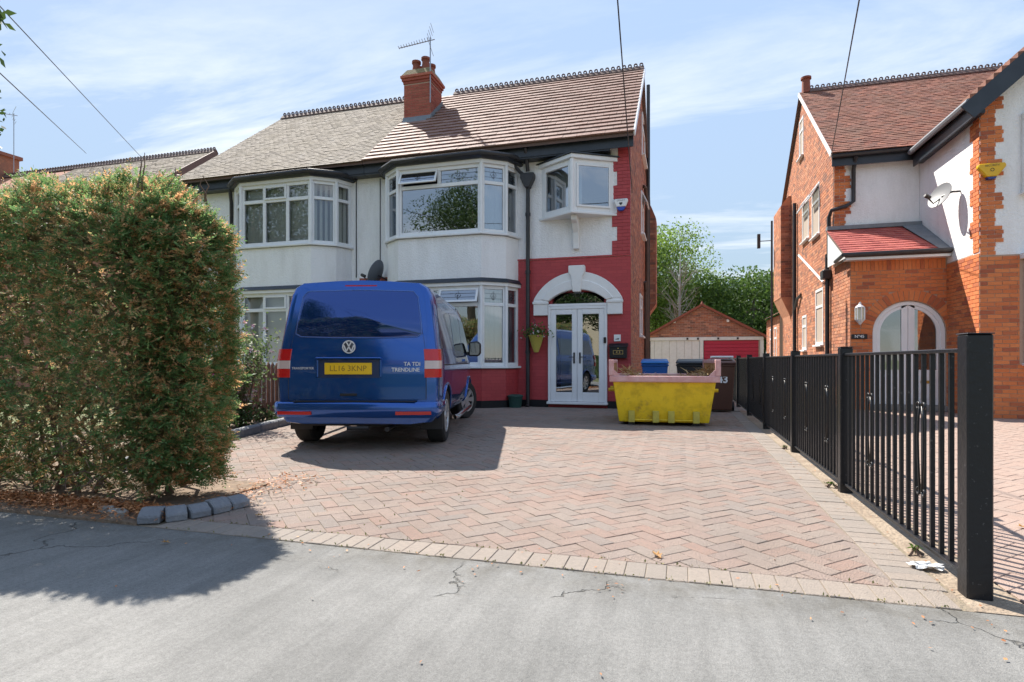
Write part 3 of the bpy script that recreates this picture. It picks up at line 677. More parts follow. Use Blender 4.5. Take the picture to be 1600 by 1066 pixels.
arch_strip(arc(.80,2.40,.42), arc(.64,2.365,.24), 12.575, WY+.02).build('arch_moulding', STUCCO, h43, bevel=.012)
for s in (-1, 1):
    x0, x1 = sorted((-2.185+s*.66, -2.185+s*.985)); MB().box(x0,x1,12.60,WY+.02,2.05,2.398).build('impost', STUCCO, h43, bevel=.008)
    MB().box(x0-.02,x1+.02,12.58,12.64,2.30,2.36).build('impost_moulding', STUCCO, h43, bevel=.01)
MB().prism([(-.085,2.55),(.085,2.55),(.13,2.90),(.18,2.98),(.18,3.13),(-.18,3.13),(-.18,2.98),(-.13,2.90)], lambda a, b, t: (-2.185+a, t, b), 12.54, WY).build('keystone', STUCCO, h43, bevel=.012)
MB().prism([(a-2.185, b) for a, b in arc(.60,2.29,.27)], lambda a, b, t: (a, t, b), 12.74, 12.745).build('fanlight', GLASS, h43)
# double door
dz0, dz1, dx0, dx1 = .13, 2.24, -2.84, -1.53
mb = MB().box(dx0,dx0+.06,12.62,12.72,dz0,dz1).box(dx1-.06,dx1,12.62,12.72,dz0,dz1).box(dx0+.06,dx1-.06,12.62,12.72,dz1-.06,dz1).box(dx0,dx1,12.62,12.75,2.242,2.30)
df = mb.build('door_frame', WHITE, h43, bevel=.006)
MB().box(dx0-.02,dx1+.02,12.56,12.72,.075,.128).build('threshold', WHITE, df, bevel=.008)
mid = (dx0+dx1)/2
for s, (a, b) in ((-1, (dx0+.062, mid-.003)), (1, (mid+.003, dx1-.062))):
    mb = MB(); st = .115
    mb.box(a,a+st,12.63,12.69,dz0+.005,dz1-.062).box(b-st,b,12.63,12.69,dz0+.005,dz1-.062).box(a+st,b-st,12.63,12.69,dz0+.005,dz0+.21).box(a+st,b-st,12.63,12.69,dz1-.062-st,dz1-.062)
    d = mb.build('door', WHITE, h43, bevel=.008)
    MB().quad((a+st-.003,12.66,dz0+.2),(b-st+.003,12.66,dz0+.2),(b-st+.003,12.66,dz1-.17),(a+st-.003,12.66,dz1-.17)).build('pane', GLASS, d, fix=False)
    hx = mid+s*.065
    MB().box(hx-.018,hx+.018,12.615,12.629,.98,1.22).tube([(hx,12.615,1.12),(hx,12.575,1.12),(hx+s*.11,12.575,1.12)], .011, 6).build('door_handle', PIPE, d)
MB().box(-1.60,-1.545,12.59,12.618,1.42,1.55).build('doorbell', BLACK, h43, bevel=.008)
# hall behind the glass doors: a staircase
mb = MB()
for k in range(8): mb.box(-2.3,-1.35,14.0+.24*k,14.25+.24*k,.12,.12+.19*(k+1))
mb.build('staircase', FLOORI, h43)
MB().box(-2.75,-2.35,13.6,13.95,.12,1.9).build('hall_cupboard', mat('pale_blue_paint', (.34,.42,.52), .6), h43, bevel=.01)
# exposed brick pier at the party line
Fp = FF(-7.62); MB().fbox(Fp, 0, .78, .002, .03, 0, 3.06).build('party_pier', SBRICKJ, h43)
bricks(h43, frame((-7.62,WY-.03,0),(1,0,0),(0,-1,0)), .78, 0, 3.06, CHBRICK, lambda u, z: True, 0, name='pier_brick')
# gable windows, pipes and chimney breast on the side
def flatwin(house, Fr, u0, z0, w, hgt, rows=None, sash=0, lab=None):
    F2 = lambda u, n, z: Fr(u+u0, n, z)
    window(house, F2, w, z0, z0+hgt, rows or [(z0, z0+hgt*.68, [0, w], {}), (z0+hgt*.68, z0+hgt, [0, w], {0: sash} if sash else {})], fw=.07, out=.02)
    MB().add([Fr(u0+.03,-.10,z0+.03),Fr(u0+w-.03,-.10,z0+.03),Fr(u0+w-.03,-.10,z0+hgt-.03),Fr(u0+.03,-.10,z0+hgt-.03)], [(0,1,2,3)]).build('blind', BLIND, house, fix=False)
FsW = frame((-1.014, WY, 0), (0, 1, 0), (1, 0, 0))
flatwin(h43, FsW, 3.6, 6.75, 1.2, 1.15); flatwin(h43, FsW, 3.3, 4.5, .9, 1.15, sash=25); flatwin(h43, FsW, 2.75, 1.7, .8, 1.1)
sp = MB().tube([(-.93,17.9,.2),(-.93,17.9,9.35)], .055, 10).build('soil_stack', PIPE, h43, smooth=True)
MB().tube([(-.95,16.9,.1),(-.95,16.9,3.0),(-.95,16.6,3.25)], .045, 8).tube([(-.93,17.2,.1),(-.93,17.2,5.6),(-.95,16.8,5.95),(-1.0,16.7,5.95)], .05, 8).build('waste_pipe', RUSTP, h43, smooth=True)
mb = MB().prism([(.0,5.9),(.0,2.3),(.12,2.5),(.30,2.75),(.30,5.4),(.16,5.75)], lambda a, b, t: (-1.02+a, t, b), 17.2+.9, 18.9); cbr = mb.build('chimney_breast', SBRICK, h43)
bricks(cbr, frame((-1.02,18.1,0),(1,0,0),(0,-1,0)), .30, 2.76, 5.40, SBRICK, lambda u, z: True, 0)
bricks(cbr, frame((-.72,18.1,0),(0,1,0),(1,0,0)), .80, 2.76, 5.40, SBRICK, lambda u, z: True, 0)
# shared chimney
chz0, chz1 = 7.3, 8.55
ch = MB().box(-7.23,-6.45,14.3,15.05,chz0,chz1).build('chimney', BRICKJ, h43)
bricks(ch, frame((-7.23,14.3,0),(1,0,0),(0,-1,0)), .78, 7.32, 8.52, CHBRICK, lambda u, z: True, 60)
bricks(ch, frame((-6.45,14.3,0),(0,1,0),(1,0,0)), .75, 7.32, 8.52, CHBRICK, lambda u, z: True, 60, shift=1)
for k, (d, za, zb) in enumerate(((.02,8.552,8.625),(.05,8.627,8.70),(.08,8.702,8.775))): MB().box(-7.23-d,-6.45+d,14.3-d,15.05+d,za,zb).build('corbel_course', CHBRICK, ch, bevel=.008)
MB().add([(-7.30,14.23,8.776),(-6.38,14.23,8.776),(-6.38,15.12,8.776),(-7.30,15.12,8.776),(-7.18,14.36,8.98),(-6.5,14.36,8.98),(-6.5,14.99,8.98),(-7.18,14.99,8.98)], [(4,5,6,7),(0,1,5,4),(1,2,6,5),(2,3,7,6),(3,0,4,7),(3,2,1,0)]).build('flaunching', FLAUNCH, ch, bevel=.02)
for x, y, hh in ((-6.98,14.55,.34),(-6.70,14.55,.40),(-6.98,14.83,.30),(-6.66,14.83,.33)):
    MB().lathe([(.001,0),(.125,0),(.12,.05),(.10,hh*.6),(.098,hh-.07),(.125,hh-.06),(.125,hh),(.09,hh),(.085,hh-.2),(.001,hh-.2)], (x,y,8.93), 14).build('chimney_pot', POT, ch, smooth=True)
MB().add([(-7.25,14.2,7.44),(-6.43,14.2,7.44),(-6.43,14.295,7.66),(-7.25,14.295,7.66)], [(0,1,2,3)]).prism([(14.2,7.45),(15.1,8.21),(15.1,8.36),(14.3,7.68)], lambda a, b, t: (t,a,b), -6.445, -6.425).build('flashing', LEAD, ch)
# --- number 41
mb = MB(); Fr = FF(-12.6); wall_holes(mb, Fr, 5.268, 0, 5.66, [(1.47, 4.71, 0, 5.43)]); mb.build('front_wall', RENDER, h41)
bay(h41, -9.5, 41)
MB().box(-12.6,-12.36,WY+.01,BY-.27,0,5.7).build('side_wall', RENDER, h41)
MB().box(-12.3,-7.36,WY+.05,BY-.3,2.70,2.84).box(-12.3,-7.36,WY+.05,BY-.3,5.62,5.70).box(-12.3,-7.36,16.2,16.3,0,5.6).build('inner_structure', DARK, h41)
mb = MB(); slope(mb, -12.95, -7.31, -12.35, -7.31); r41 = mb.build('roof', RIDGE, h41)
tile_roof(r41, (-12.97,EY-.05,EZ-.04), (-7.31,EY-.05,EZ-.04), (-12.37,RY-.03,RZ-.025), (-7.31,RY-.03,RZ-.025), 44, .165, TILE_O, 0, th=.015, jit=.0045, name='plain_tile')
ridge(r41, -12.36, -7.2, RY, RZ+.04)
MB().prism([(WY,5.6),(BY,5.6),(BY,roofz(BY)-.1),(RY,RZ-.1),(WY,roofz(WY)-.1)], lambda a,b,t: (t,a,b), -12.58, -12.38).build('gable_wall', SBRICKJ, h41)
MB().box(-12.8,-7.34,12.42,WY-.002,5.53,5.60).box(-12.9,-7.34,12.40,12.43,5.56,5.80).build('fascia', NAVY, h41)
gutter([(-12.95,12.36,5.78),(-7.34,12.36,5.80)]).build('gutter', PIPE, h41, smooth=True)
MB().tube([(-11.35,12.5,5.5),(-11.4,12.6,5.2),(-11.4,12.62,0)], .045, 8).build('downpipe', PIPE, h41, smooth=True)
MB().tube([(-7.72,WY-.012,3.1),(-7.72,WY-.012,5.5)], .012, 6).tube([(-7.06,WY-.012,3.1),(-7.06,WY-.012,5.5)], .01, 6).build('wall_cable', PIPE, h43)

# ------------------------------------------------------------------ number 45
h45 = thing('detached_house', (6, 13, 0), 'orange brick and white render house with arched porch door, right of the black fence', 'house')
SX, MY, PY, WX, WF = 3.47, 15.2, 13.8, 5.22, 12.45        # side wall, main front, porch front, wing side, wing front
E5, R5Y, R5Z = 5.86, 18.75, 8.95; S5 = (R5Z-E5)/(R5Y-(MY-.3)); B5 = 22.2
rz5 = lambda y: E5+(y-(MY-.3))*S5 if y < R5Y else R5Z-(y-R5Y)*S5
mb = MB().prism([(MY+.003,0),(B5,0),(B5,rz5(B5)-.08),(R5Y,R5Z-.08),(MY+.003,rz5(MY)-.08)], lambda a,b,t: (t,a,b), SX+.003, SX+.25); mb.build('side_wall', SBRICKJ, h45)
F5 = frame((SX+.003, B5, 0), (0, -1, 0), (-1, 0, 0))
def ul45(z):
    if z > R5Z-.15: return (0, 0)
    lo = B5-(R5Y+(R5Z-z-.13)/S5); hi = B5-(MY-.3+(z-E5+.13)/S5); return (max(0, lo), min(B5-MY-.01, hi))
wins45 = [(16.2,1.45,.85,1.45),(18.2,1.35,.6,1.0),(16.6,4.35,.9,1.35),(17.9,4.5,.9,1.2),(18.65,7.1,.6,1.15)]
def ok45(u, z):
    y = B5-u; return not any(a < y < a+w and b < z < b+h for a, b, w, h in wins45)
bricks(h45, F5, B5-MY, 0, 8.8, SBRICK5, ok45, 0, ulim=ul45)
F5w = frame((SX+.003, B5, 0), (0, -1, 0), (-1, 0, 0))
for i, (a, b, w_, h_) in enumerate(wins45): flatwin(h45, F5w, B5-a-w_, b, w_, h_, sash=28 if b == 4.5 or b == 4.35 else 0)
MB().prism([(.0,6.4),(.0,2.2),(-.06,2.5),(-.32,3.1),(-.32,6.1),(-.1,6.4)], lambda a,b,t: (SX+.01+a, t, b), 20.6, 22.1).build('chimney_breast', SBRICK5, h45)
cbr = bpy.data.objects['chimney_breast.001']
bricks(cbr, frame((SX-.31,20.6,0),(1,0,0),(0,-1,0)), .31, 3.1, 6.1, SBRICK, lambda u, z: True, 0)
bricks(cbr, frame((SX-.31,22.1,0),(0,-1,0),(-1,0,0)), 1.5, 3.1, 6.1, SBRICK5, lambda u, z: True, 0)
# front of the main part above the porch, with brick quoin
Fm = frame((SX+.006, MY, 0), (1,0,0), (0,-1,0)); MB().fbox(Fm, 0, WX-SX-.01, -.2, 0, 0, 5.7).build('front_wall', RENDER, h45)
bricks(h45, Fm, .36, 3.5, 5.7, BRICK, lambda u, z: True, 0, proud=.014, ulim=lambda z: (-.004, .36 if int(z/.3) % 2 else .25), name='quoin_brick')
# porch
mb = MB(); Fpp = frame((SX, PY, 0), (1,0,0), (0,-1,0)); pw = WX-SX
cxp, rp_, zsp = 1.075, .66, 1.62                         # arch of the porch door
mb.fbox(Fpp, 0, cxp-rp_, -.22, 0, 0, 3.2); mb.fbox(Fpp, cxp+rp_, pw-.002, -.22, 0, 0, 3.2)
n = 20; up = [(cxp+rp_*math.cos(math.pi*(1-i/n)), zsp+rp_*math.sin(math.pi*(1-i/n))) for i in range(n+1)]
for i in range(n):
    (a, za), (b, zb) = up[i], up[i+1]
    vs = [Fpp(a,0,za),Fpp(b,0,zb),Fpp(b,0,3.2),Fpp(a,0,3.2),Fpp(a,-.22,za),Fpp(b,-.22,zb),Fpp(b,-.22,3.2),Fpp(a,-.22,3.2)]
    mb.add(vs, [(0,1,2,3),(7,6,5,4),(0,4,5,1),(3,2,6,7)])
mb.fbox(frame((SX,PY+.22,0),(0,1,0),(-1,0,0)), .0, MY-PY-.225, -.22, 0, 0, 3.2)
mb.build('porch_wall', BRICKJ, h45)
def okp(u, z): return not (abs(u-cxp) < rp_ and z < zsp) and (z < zsp or (u-cxp)**2+(z-zsp)**2 > (rp_+.23)**2)
bricks(h45, Fpp, pw-.004, 0, 2.925, BRICK, okp, 240, name='porch_brick', prefer=lambda t: -t[2])
# soldier course and rubbed arch ring
for k in range(int(pw/.075)):
    MB().fbox(Fpp, k*.0751+.003, k*.0751+.071, -.002, .01, 2.93, 3.145).build('soldier_brick', BRICK, h45, fix=False)
for k in range(26):
    a0, a1 = math.pi*(k+.06)/26, math.pi*(k+.94)/26; r0, r1 = rp_+.01, rp_+.225
    P = [(cxp+r*math.cos(a), zsp+r*math.sin(a)) for r, a in ((r0,a0),(r1,a0),(r1,a1),(r0,a1))]
    MB().prism(P, lambda a, b, t: Fpp(a, t, b), -.002, .011).build('arch_brick', BRICK, h45)
bricks(h45, frame((SX,MY,0),(0,-1,0),(-1,0,0)), MY-PY, 0, 3.2, SBRICK5, lambda u, z: True, 0, name='porch_side_brick', proud=.006)
# porch door: white arched frame, two leaves
def arched(r0, r1, y0, y1, name, par, leg0=.12):
    o = [(-r1, leg0)]+[(r1*math.cos(math.pi*(1-i/24)), zsp+r1*math.sin(math.pi*(1-i/24))) for i in range(25)]+[(r1, leg0)]
    q = [(-r0, leg0)]+[(r0*math.cos(math.pi*(1-i/24)), zsp+r0*math.sin(math.pi*(1-i/24))) for i in range(25)]+[(r0, leg0)]
    return arch_strip(o, q, y0, y1, SX+cxp).build(name, WHITE, par, bevel=.006)
pf = arched(rp_-.085, rp_-.002, PY+.03, PY+.12, 'porch_door_frame', h45)
for s in (-1, 1):
    mb = MB(); x0 = SX+cxp
    a, b = sorted((x0+s*.004, x0+s*.12)); mb.box(a,b,PY+.045,PY+.10,.13,zsp+rp_-.09)
    a2, b2 = sorted((x0+s*.12, x0+s*(rp_-.087))); mb.box(a2,b2,PY+.045,PY+.10,.13,.85)
    o_, i_ = [], []
    for k in range(13):
        t = math.pi/2*k/12; o_.append((s*(rp_-.087)*math.cos(t), zsp+(rp_-.087)*math.sin(t))); i_.append((s*max(.12,(rp_-.15)*math.cos(t)), zsp+(rp_-.15)*math.sin(t)))
    n = 13; vs = [(x0+a, y, z) for y in (PY+.045, PY+.10) for a, z in o_+i_]
    mb.add(vs, [(k,k+1,n+k+1,n+k) for k in range(n-1)]+[(2*n+k,3*n+k,3*n+k+1,2*n+k+1) for k in range(n-1)]+[(n+k,n+k+1,3*n+k+1,3*n+k) for k in range(n-1)])
    a3, b3 = sorted((x0+s*(rp_-.15), x0+s*(rp_-.087))); mb.box(a3,b3,PY+.046,PY+.099,.852,zsp)
    d = mb.build('porch_door', WHITE, h45)
    g_ = [(s*.11,.84),(s*(rp_-.145),.84)]+[(s*max(.11,(rp_-.145)*math.cos(math.pi/2*k/10)), zsp+(rp_-.145)*math.sin(math.pi/2*k/10)) for k in range(10)]+[(s*.11, zsp+(rp_-.16))]
    MB().add([(x0+a, PY+.07, z) for a, z in g_], [list(range(len(g_)))]).build('pane', GLASS, d, fix=False)
    pa, pb = sorted((x0+s*.19, x0+s*.50)); MB().box(pa,pb,PY+.035,PY+.05,.24,.74).build('door_panel', WHITE, d, bevel=.01)
    if s > 0: MB().box(pa+.03,pb-.03,PY+.022,PY+.034,.57,.63).build('letter_slot', mat('brass', (.55,.36,.10), .3, metal=.9), d, bevel=.004)
MB().box(SX+cxp-rp_-.05,SX+cxp+rp_+.05,PY-.06,PY+.2,0,.118).build('door_step', KERBM, h45, bevel=.01)
# porch roof
pe, pt, ey = 3.26, 4.12, PY-.22
mb = MB().add([(SX-.16,ey,pe),(WX-.003,ey,pe),(WX-.003,MY-.003,pt),(SX-.16,MY-.003,pt),(SX-.16,ey,pe-.06),(WX-.003,ey,pe-.06),(WX-.003,MY-.003,pt-.06),(SX-.16,MY-.003,pt-.06)], [(0,1,2,3),(7,6,5,4),(0,4,5,1),(1,5,6,2),(2,6,7,3),(3,7,4,0)])
pr = mb.build('porch_roof', RIDGE, h45)
tile_roof(pr, (SX-.17,ey-.03,pe), (WX-.18,ey-.03,pe), (SX-.17,MY-.02,pt), (WX-.4,MY-.02,pt), 12, .17, TILE_P, 130, th=.02, name='porch_tile')
MB().add([(WX-.20,ey-.02,pe+.03),(WX-.006,ey-.02,pe+.03),(WX-.006,MY-.1,pt+.02),(WX-.42,MY-.1,pt+.02)], [(0,1,2,3)]).box(SX-.17,WX-.006,MY-.16,MY-.006,pt-.03,pt+.06).build('flashing', LEAD, pr)
MB().prism([(ey+.05,pe-.06),(MY-.01,pe-.02),(MY-.01,pt-.06)], lambda a,b,t: (t,a,b), SX-.13, SX-.11).build('porch_gable_board', WHITE, pr)
gutter([(SX-.2,ey-.05,pe-.01),(WX-.01,ey-.05,pe+.0)], .045).tube([(SX-.2,ey-.05,pe-.01),(SX-.2,ey+.6,pe-.05)], .04, 8).build('porch_gutter', PIPE, h45, smooth=True)
MB().box(SX-.14,WX-.01,ey,PY-.003,pe-.115,pe-.065).build('porch_soffit', WHITE, h45)
# main roof
mb = MB().add([(SX-.1,MY-.3,E5),(9,MY-.3,E5),(9,R5Y,R5Z),(SX-.1,R5Y,R5Z),(SX-.1,MY-.3,E5-.1),(9,MY-.3,E5-.1),(9,R5Y,R5Z-.1),(SX-.1,R5Y,R5Z-.1)], [(0,1,2,3),(7,6,5,4),(0,4,5,1),(1,5,6,2),(3,7,4,0)])
yb = 2*R5Y-MY+.3
mb.add([(SX-.1,yb,E5),(9,yb,E5),(9,R5Y+.002,R5Z),(SX-.1,R5Y+.002,R5Z)], [(3,2,1,0)]); r5 = mb.build('main_roof', RIDGE, h45)
tile_roof(r5, (SX-.11,MY-.34,E5-.03), (8.9,MY-.34,E5-.03), (SX-.11,R5Y-.02,R5Z-.02), (8.9,R5Y-.02,R5Z-.02), 44, .165, TILE_R, 0, th=.017, jit=.006, name='plain_tile')
ridge(r5, SX+.15, 8.7, R5Y, R5Z+.04)
MB().lathe([(.001,0),(.13,0),(.12,.06),(.11,.40),(.145,.41),(.145,.47),(.1,.47),(.1,.3),(.001,.3)], (SX+.08,R5Y,R5Z-.05), 14).build('chimney_pot', POT, r5, smooth=True)
MB().bar((SX-.12,MY-.3,E5-.06),(SX-.12,R5Y,R5Z-.06),.03,.10).build('verge', STUCCO, h45)
MB().box(SX-.08,WX+.0,MY-.2,MY-.17,5.56,5.80).box(SX-.02,WX-.01,MY-.168,MY-.003,5.62,5.70).build('fascia', NAVY, h45)
gutter([(SX-.1,MY-.27,5.78),(WX-.28,MY-.27,5.80)]).build('gutter', PIPE, h45, smooth=True)
MB().tube([(SX+.4,MY-.27,5.74),(SX+.4,MY-.07,5.5),(SX+.4,MY-.06,4.75),(SX+.25,MY-.06,4.65),(SX-.05,MY-.02,4.58),(SX-.08,MY+.1,4.45),(SX-.08,MY+.12,3.5)], .045, 8).build('downpipe', PIPE, h45, smooth=True)
mb = MB().tube([(SX-.07,MY+.3,3.6),(SX-.07,MY+.3,.05)], .05, 8).build('downpipe', PIPE, h45, smooth=True)
MB().box(SX-.2,SX-.0,MY+.15,MY+.45,3.0,3.22).build('hopper', PIPE, mb, bevel=.02)
MB().tube([(SX-.08,19.6,.1),(SX-.08,19.6,5.9)], .055, 8).tube([(SX-.08,19.6,2.6),(SX-.08,19.2,2.9),(SX-.02,18.9,3.0)], .045, 8).build('soil_stack', PIPE, h45, smooth=True)
MB().tube([(SX-.05,19.1,4.2),(SX-.05,16.0,3.0)], .03, 8).build('waste_pipe', STUCCO, h45, smooth=True)
MB().tube([(SX-.35,22.3,0),(SX-.35,22.3,6.0)], .035, 8).tube([(SX-.35,22.3,5.3),(SX-.75,22.3,5.3)], .015, 6).box(SX-.83,SX-.73,22.24,22.36,5.05,5.55).build('rear_aerial_pole', PIPE, h45)
# wing towards the street
mb = MB(); WR = 11.8; wr = 8.5; gz = lambda x: 5.66+(min(x, 2*wr-x)-(WX-.25))*.90
Fw = frame((WX, WF, 0), (1,0,0), (0,-1,0))
mb.prism([(WX,2.95),(WR,2.95),(WR,gz(WR)),(wr,gz(wr)),(WX,gz(WX))], lambda a,b,t: (a,t,b), WF, WF+.25)
Fws = frame((WX, MY+.3, 0), (0,-1,0), (-1,0,0)); mb.fbox(Fws, .0, MY+.3-WF-.002, -.25, 0, 3.02, 5.72)
mb.build('wing_wall', RENDER, h45)
MB().box(WX,WR,WF,WF+.25,0,2.948).box(WX,WX+.25,WF+.252,MY+.3,0,3.018).build('wing_base', BRICKJ, h45)
bricks(h45, Fw, 1.7, 0, 2.925, BRICK, lambda u, z: not (u > .60 and .95 < z < 2.9), 60, name='wing_brick')
bricks(h45, Fws, MY+.3-WF, 0, 3.0, BRICK, lambda u, z: MY+.3-u < PY+.3, 0, name='wing_brick')
q5 = lambda z: (0, .36 if int(z/.3+.5) % 2 else .24)
bricks(h45, Fw, .36, 2.95, 5.8, BRICK, lambda u, z: True, 0, proud=.014, ulim=q5, name='quoin_brick')
Lw = MY+.3-WF
bricks(h45, Fws, Lw, 3.02, 5.7, BRICK, lambda u, z: True, 0, proud=.014, ulim=lambda z: (Lw-(.36 if int(z/.3) % 2 else .24), Lw+.012), name='quoin_brick')
# wing roof and barge board
e0 = WX-.28
mb = MB()
for s in (1, -1):
    X = (lambda x: x) if s == 1 else (lambda x: 2*wr-x)
    mb.add([(X(e0),WF-.28,gz(WX)-.22),(X(wr),WF-.28,gz(wr)+.06),(X(wr),20,gz(wr)+.06),(X(e0),20,gz(WX)-.22)], [(0,1,2,3)])
    mb.add([(X(e0),WF-.28,gz(WX)-.28),(X(wr),WF-.28,gz(wr)),(X(wr),20,gz(wr)),(X(e0),20,gz(WX)-.28)], [(0,1,2,3)])
wrf = mb.build('wing_roof', TILE_R, h45)
for k in range(30):
    t0 = k/30; x = e0+(wr-e0)*t0; z = gz(WX)-.2+(gz(wr)+.28-gz(WX))*t0
    MB().box(x,x+.10,WF-.31,WF+.0,z+.0,z+.10).build('verge_tile', TILE_R, wrf)
MB().bar((e0-.03,WF-.30,gz(WX)-.42),(wr,WF-.30,gz(wr)-.13),.03,.30).build('barge_board', NAVY, h45)
MB().box(WX-.2,WX-.17,WF-.28,MY-.2,5.40,5.64).box(WX-.168,WX-.003,WF-.2,MY-.2,5.46,5.53).build('wing_fascia', NAVY, h45)
gutter([(WX-.28,WF-.30,5.66),(WX-.28,MY-.3,5.70)], .06).build('wing_gutter', mat('grey_gutter', (.22,.23,.25), .45), h45, smooth=True)
F2 = frame((WX+.62, WF, 0), (1,0,0), (0,-1,0)); window(h45, F2, 1.6, 4.05, 5.45, [(4.05,5.05,[0,.8,1.6],{}),(5.05,5.45,[0,.8,1.6],{})], out=.09, depth=.085, fw=.08)
F2 = frame((WX+.66, WF, 0), (1,0,0), (0,-1,0)); window(h45, F2, 1.8, 1.0, 2.85, [(1.0,2.4,[0,.9,1.8],{}),(2.4,2.85,[0,.9,1.8],{})], out=.09, depth=.085, fw=.08)
MB().fbox(F2, -.06, 1.9, .003, .25, 2.86, 2.95).build('bay_skirt_roof', WHITE, h45)
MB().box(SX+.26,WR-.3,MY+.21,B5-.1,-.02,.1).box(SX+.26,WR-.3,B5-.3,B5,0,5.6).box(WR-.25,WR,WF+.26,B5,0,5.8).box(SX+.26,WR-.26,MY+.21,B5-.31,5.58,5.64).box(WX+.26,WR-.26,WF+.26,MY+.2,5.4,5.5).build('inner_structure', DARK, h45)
# single storey rear part
ext = MB().box(SX-.0,SX+3,22.9,26.2,0,2.7).build('rear_extension', SBRICKJ, h45)
bricks(ext, frame((SX,26.2,0),(0,-1,0),(-1,0,0)), 3.3, 0, 2.7, SBRICK5, lambda u, z: True, 0)
MB().add([(SX-.2,22.88,2.7),(SX-.2,26.3,2.7),(SX+3,26.3,4.4),(SX+3,22.88,4.4)], [(0,1,2,3)]).prism([(SX-.01,2.69),(SX+3,2.69),(SX+3,4.35)], lambda a,b,t: (a,t,b), 22.9, 26.2).build('rear_roof', TILE_R, ext)
FE = frame((SX, 26.2, 0), (0,-1,0), (-1,0,0)); flatwin(h45, FE, 1.0, 1.0, .7, 1.3); flatwin(h45, FE, 2.1, 1.0, .6, 1.3)

# ------------------------------------------------------------------ garage at the end of the passage
gr = thing('garage', (.9, 27, 0), 'double garage with brick gable, one white and one red door, behind the bins', 'garage')
GY = 27.0; gx0, gx1, gm = -1.5, 3.45, .92
MB().prism([(gx0,2.08),(gx1,2.08),(gx1,2.1),(gm,3.42),(gx0,2.1)], lambda a,b,t: (a,t,b), GY, GY+.2).box(gx0,gx0+.2,GY,GY+5,0,2.075).box(gx1-.2,gx1,GY,GY+5,0,2.075).box(gx0,gx1,GY+4.8,GY+5,0,2.07).build('wall', SBRICKJ, gr)
Fg = frame((gx0,GY,0),(1,0,0),(0,-1,0))
def ulg(z): k = (z-2.1)/(1.32); return (max(0,(gm-gx0)*k), (gx1-gx0)-(gx1-gm)*k)
bricks(gr, Fg, gx1-gx0, 2.09, 3.38, SBRICK, lambda u, z: True, 120, ulim=ulg)
for s, xe in ((0, gx0-.12), (1, gx1+.12)):
    MB().add([(xe,GY-.15,2.05),(gm,GY-.15,3.5),(gm,GY+5,3.5),(xe,GY+5,2.05),(xe,GY-.15,1.98),(gm,GY-.15,3.43),(gm,GY+5,3.43),(xe,GY+5,1.98)], [(0,1,2,3),(7,6,5,4),(0,4,5,1),(0,3,7,4)]).build('roof_slope', TILE_R, gr)
    MB().bar((xe,GY-.16,2.06),(gm,GY-.16,3.51),.06,.09).build('verge', POT, gr)
MB().lathe([(.001,0),(.09,0),(.05,.1),(.001,.2)], (gm,GY-.12,3.48), 10).build('finial', POT, gr)
LINTEL = mat('white_painted_timber', (.72,.72,.70), .6, noise=.4, nscale=8, col2=(.55,.54,.52), grime=.2)
MB().box(gx0,gx1,GY-.05,GY-.002,1.93,2.075).box(.83,.98,GY-.05,GY+.1,0,1.928).box(gx1-.14,gx1,GY-.05,GY-.002,0,1.928).build('door_frame', LINTEL, gr, bevel=.008)
for k in range(7): MB().box(gx0+.05+k*.325,gx0+.05+k*.325+.318,GY+.0,GY+.04,0,1.925).build('door_board', LINTEL, gr, bevel=.006)
RDOOR = mat('crimson_door_paint', (.42,.012,.05), .45, noise=.2, nscale=3)
for k in range(12): MB().box(1.0,gx1-.15,GY+.02,GY+.06,k*.16+.002,k*.16+.157).build('door_slat', RDOOR, gr, bevel=.008)
for xx in (-.25, 2.0): MB().box(xx-.05,xx+.05,GY-.1,GY-.002,2.72,2.84).build('security_light', WHITE, gr, bevel=.01)
for xx in (.3, .75, 1.6, 2.4): MB().box(xx-.04,xx+.04,GY-.07,GY-.052,1.96,2.05).build('hinge', PIPE, gr)
# ------------------------------------------------------------------ foliage
def leaf_mat(name, cols, alt=None, altamt=.5, altscale=5, lo=.55, hi=.62, transl=.35, rough=.55):
    m = mat(name, cols, rough, rand=True, noise=altamt if alt else 0, nscale=altscale, col2=alt, nlo=lo, nhi=hi, transl=transl, spec=.3); return m
def leaf_quads(P, D, Nn, ln, wd):
    """rhombus leaves: P base, D direction, Nn normal (arrays), ln, wd arrays -> verts, faces"""
    S = np.cross(D, Nn); S /= np.linalg.norm(S, axis=1, keepdims=True)+1e-9
    ln = ln[:, None]; wd = wd[:, None]
    V = np.stack([P, P+D*ln*.45+S*wd*.5+Nn*ln*.05, P+D*ln, P+D*ln*.45-S*wd*.5+Nn*ln*.05], 1).reshape(-1, 3)
    return V
def unit(a): return a/(np.linalg.norm(a, axis=1, keepdims=True)+1e-9)
def mesh_np(name, V, parent, m, kind=None, nper=4):
    n = len(V)//nper; c = np.array([(V[:,0].min()+V[:,0].max())/2, (V[:,1].min()+V[:,1].max())/2, V[:,2].min()])
    me = bpy.data.meshes.new(name); me.vertices.add(len(V)); me.vertices.foreach_set('co', (V-c).astype(np.float32).ravel())
    me.loops.add(len(V)); me.loops.foreach_set('vertex_index', np.arange(len(V), dtype=np.int32))
    me.polygons.add(n); me.polygons.foreach_set('loop_start', np.arange(0, len(V), nper, dtype=np.int32)); me.polygons.foreach_set('loop_total', np.full(n, nper, dtype=np.int32))
    me.materials.append(m); me.update(calc_edges=True)
    o = link(bpy.data.objects.new(name, me)); cv = Vector(c)
    if parent: o.parent = parent; o.location = cv-WL[parent.name]
    else: o.location = cv
    WL[o.name] = cv
    if kind: o['kind'] = kind
    return o
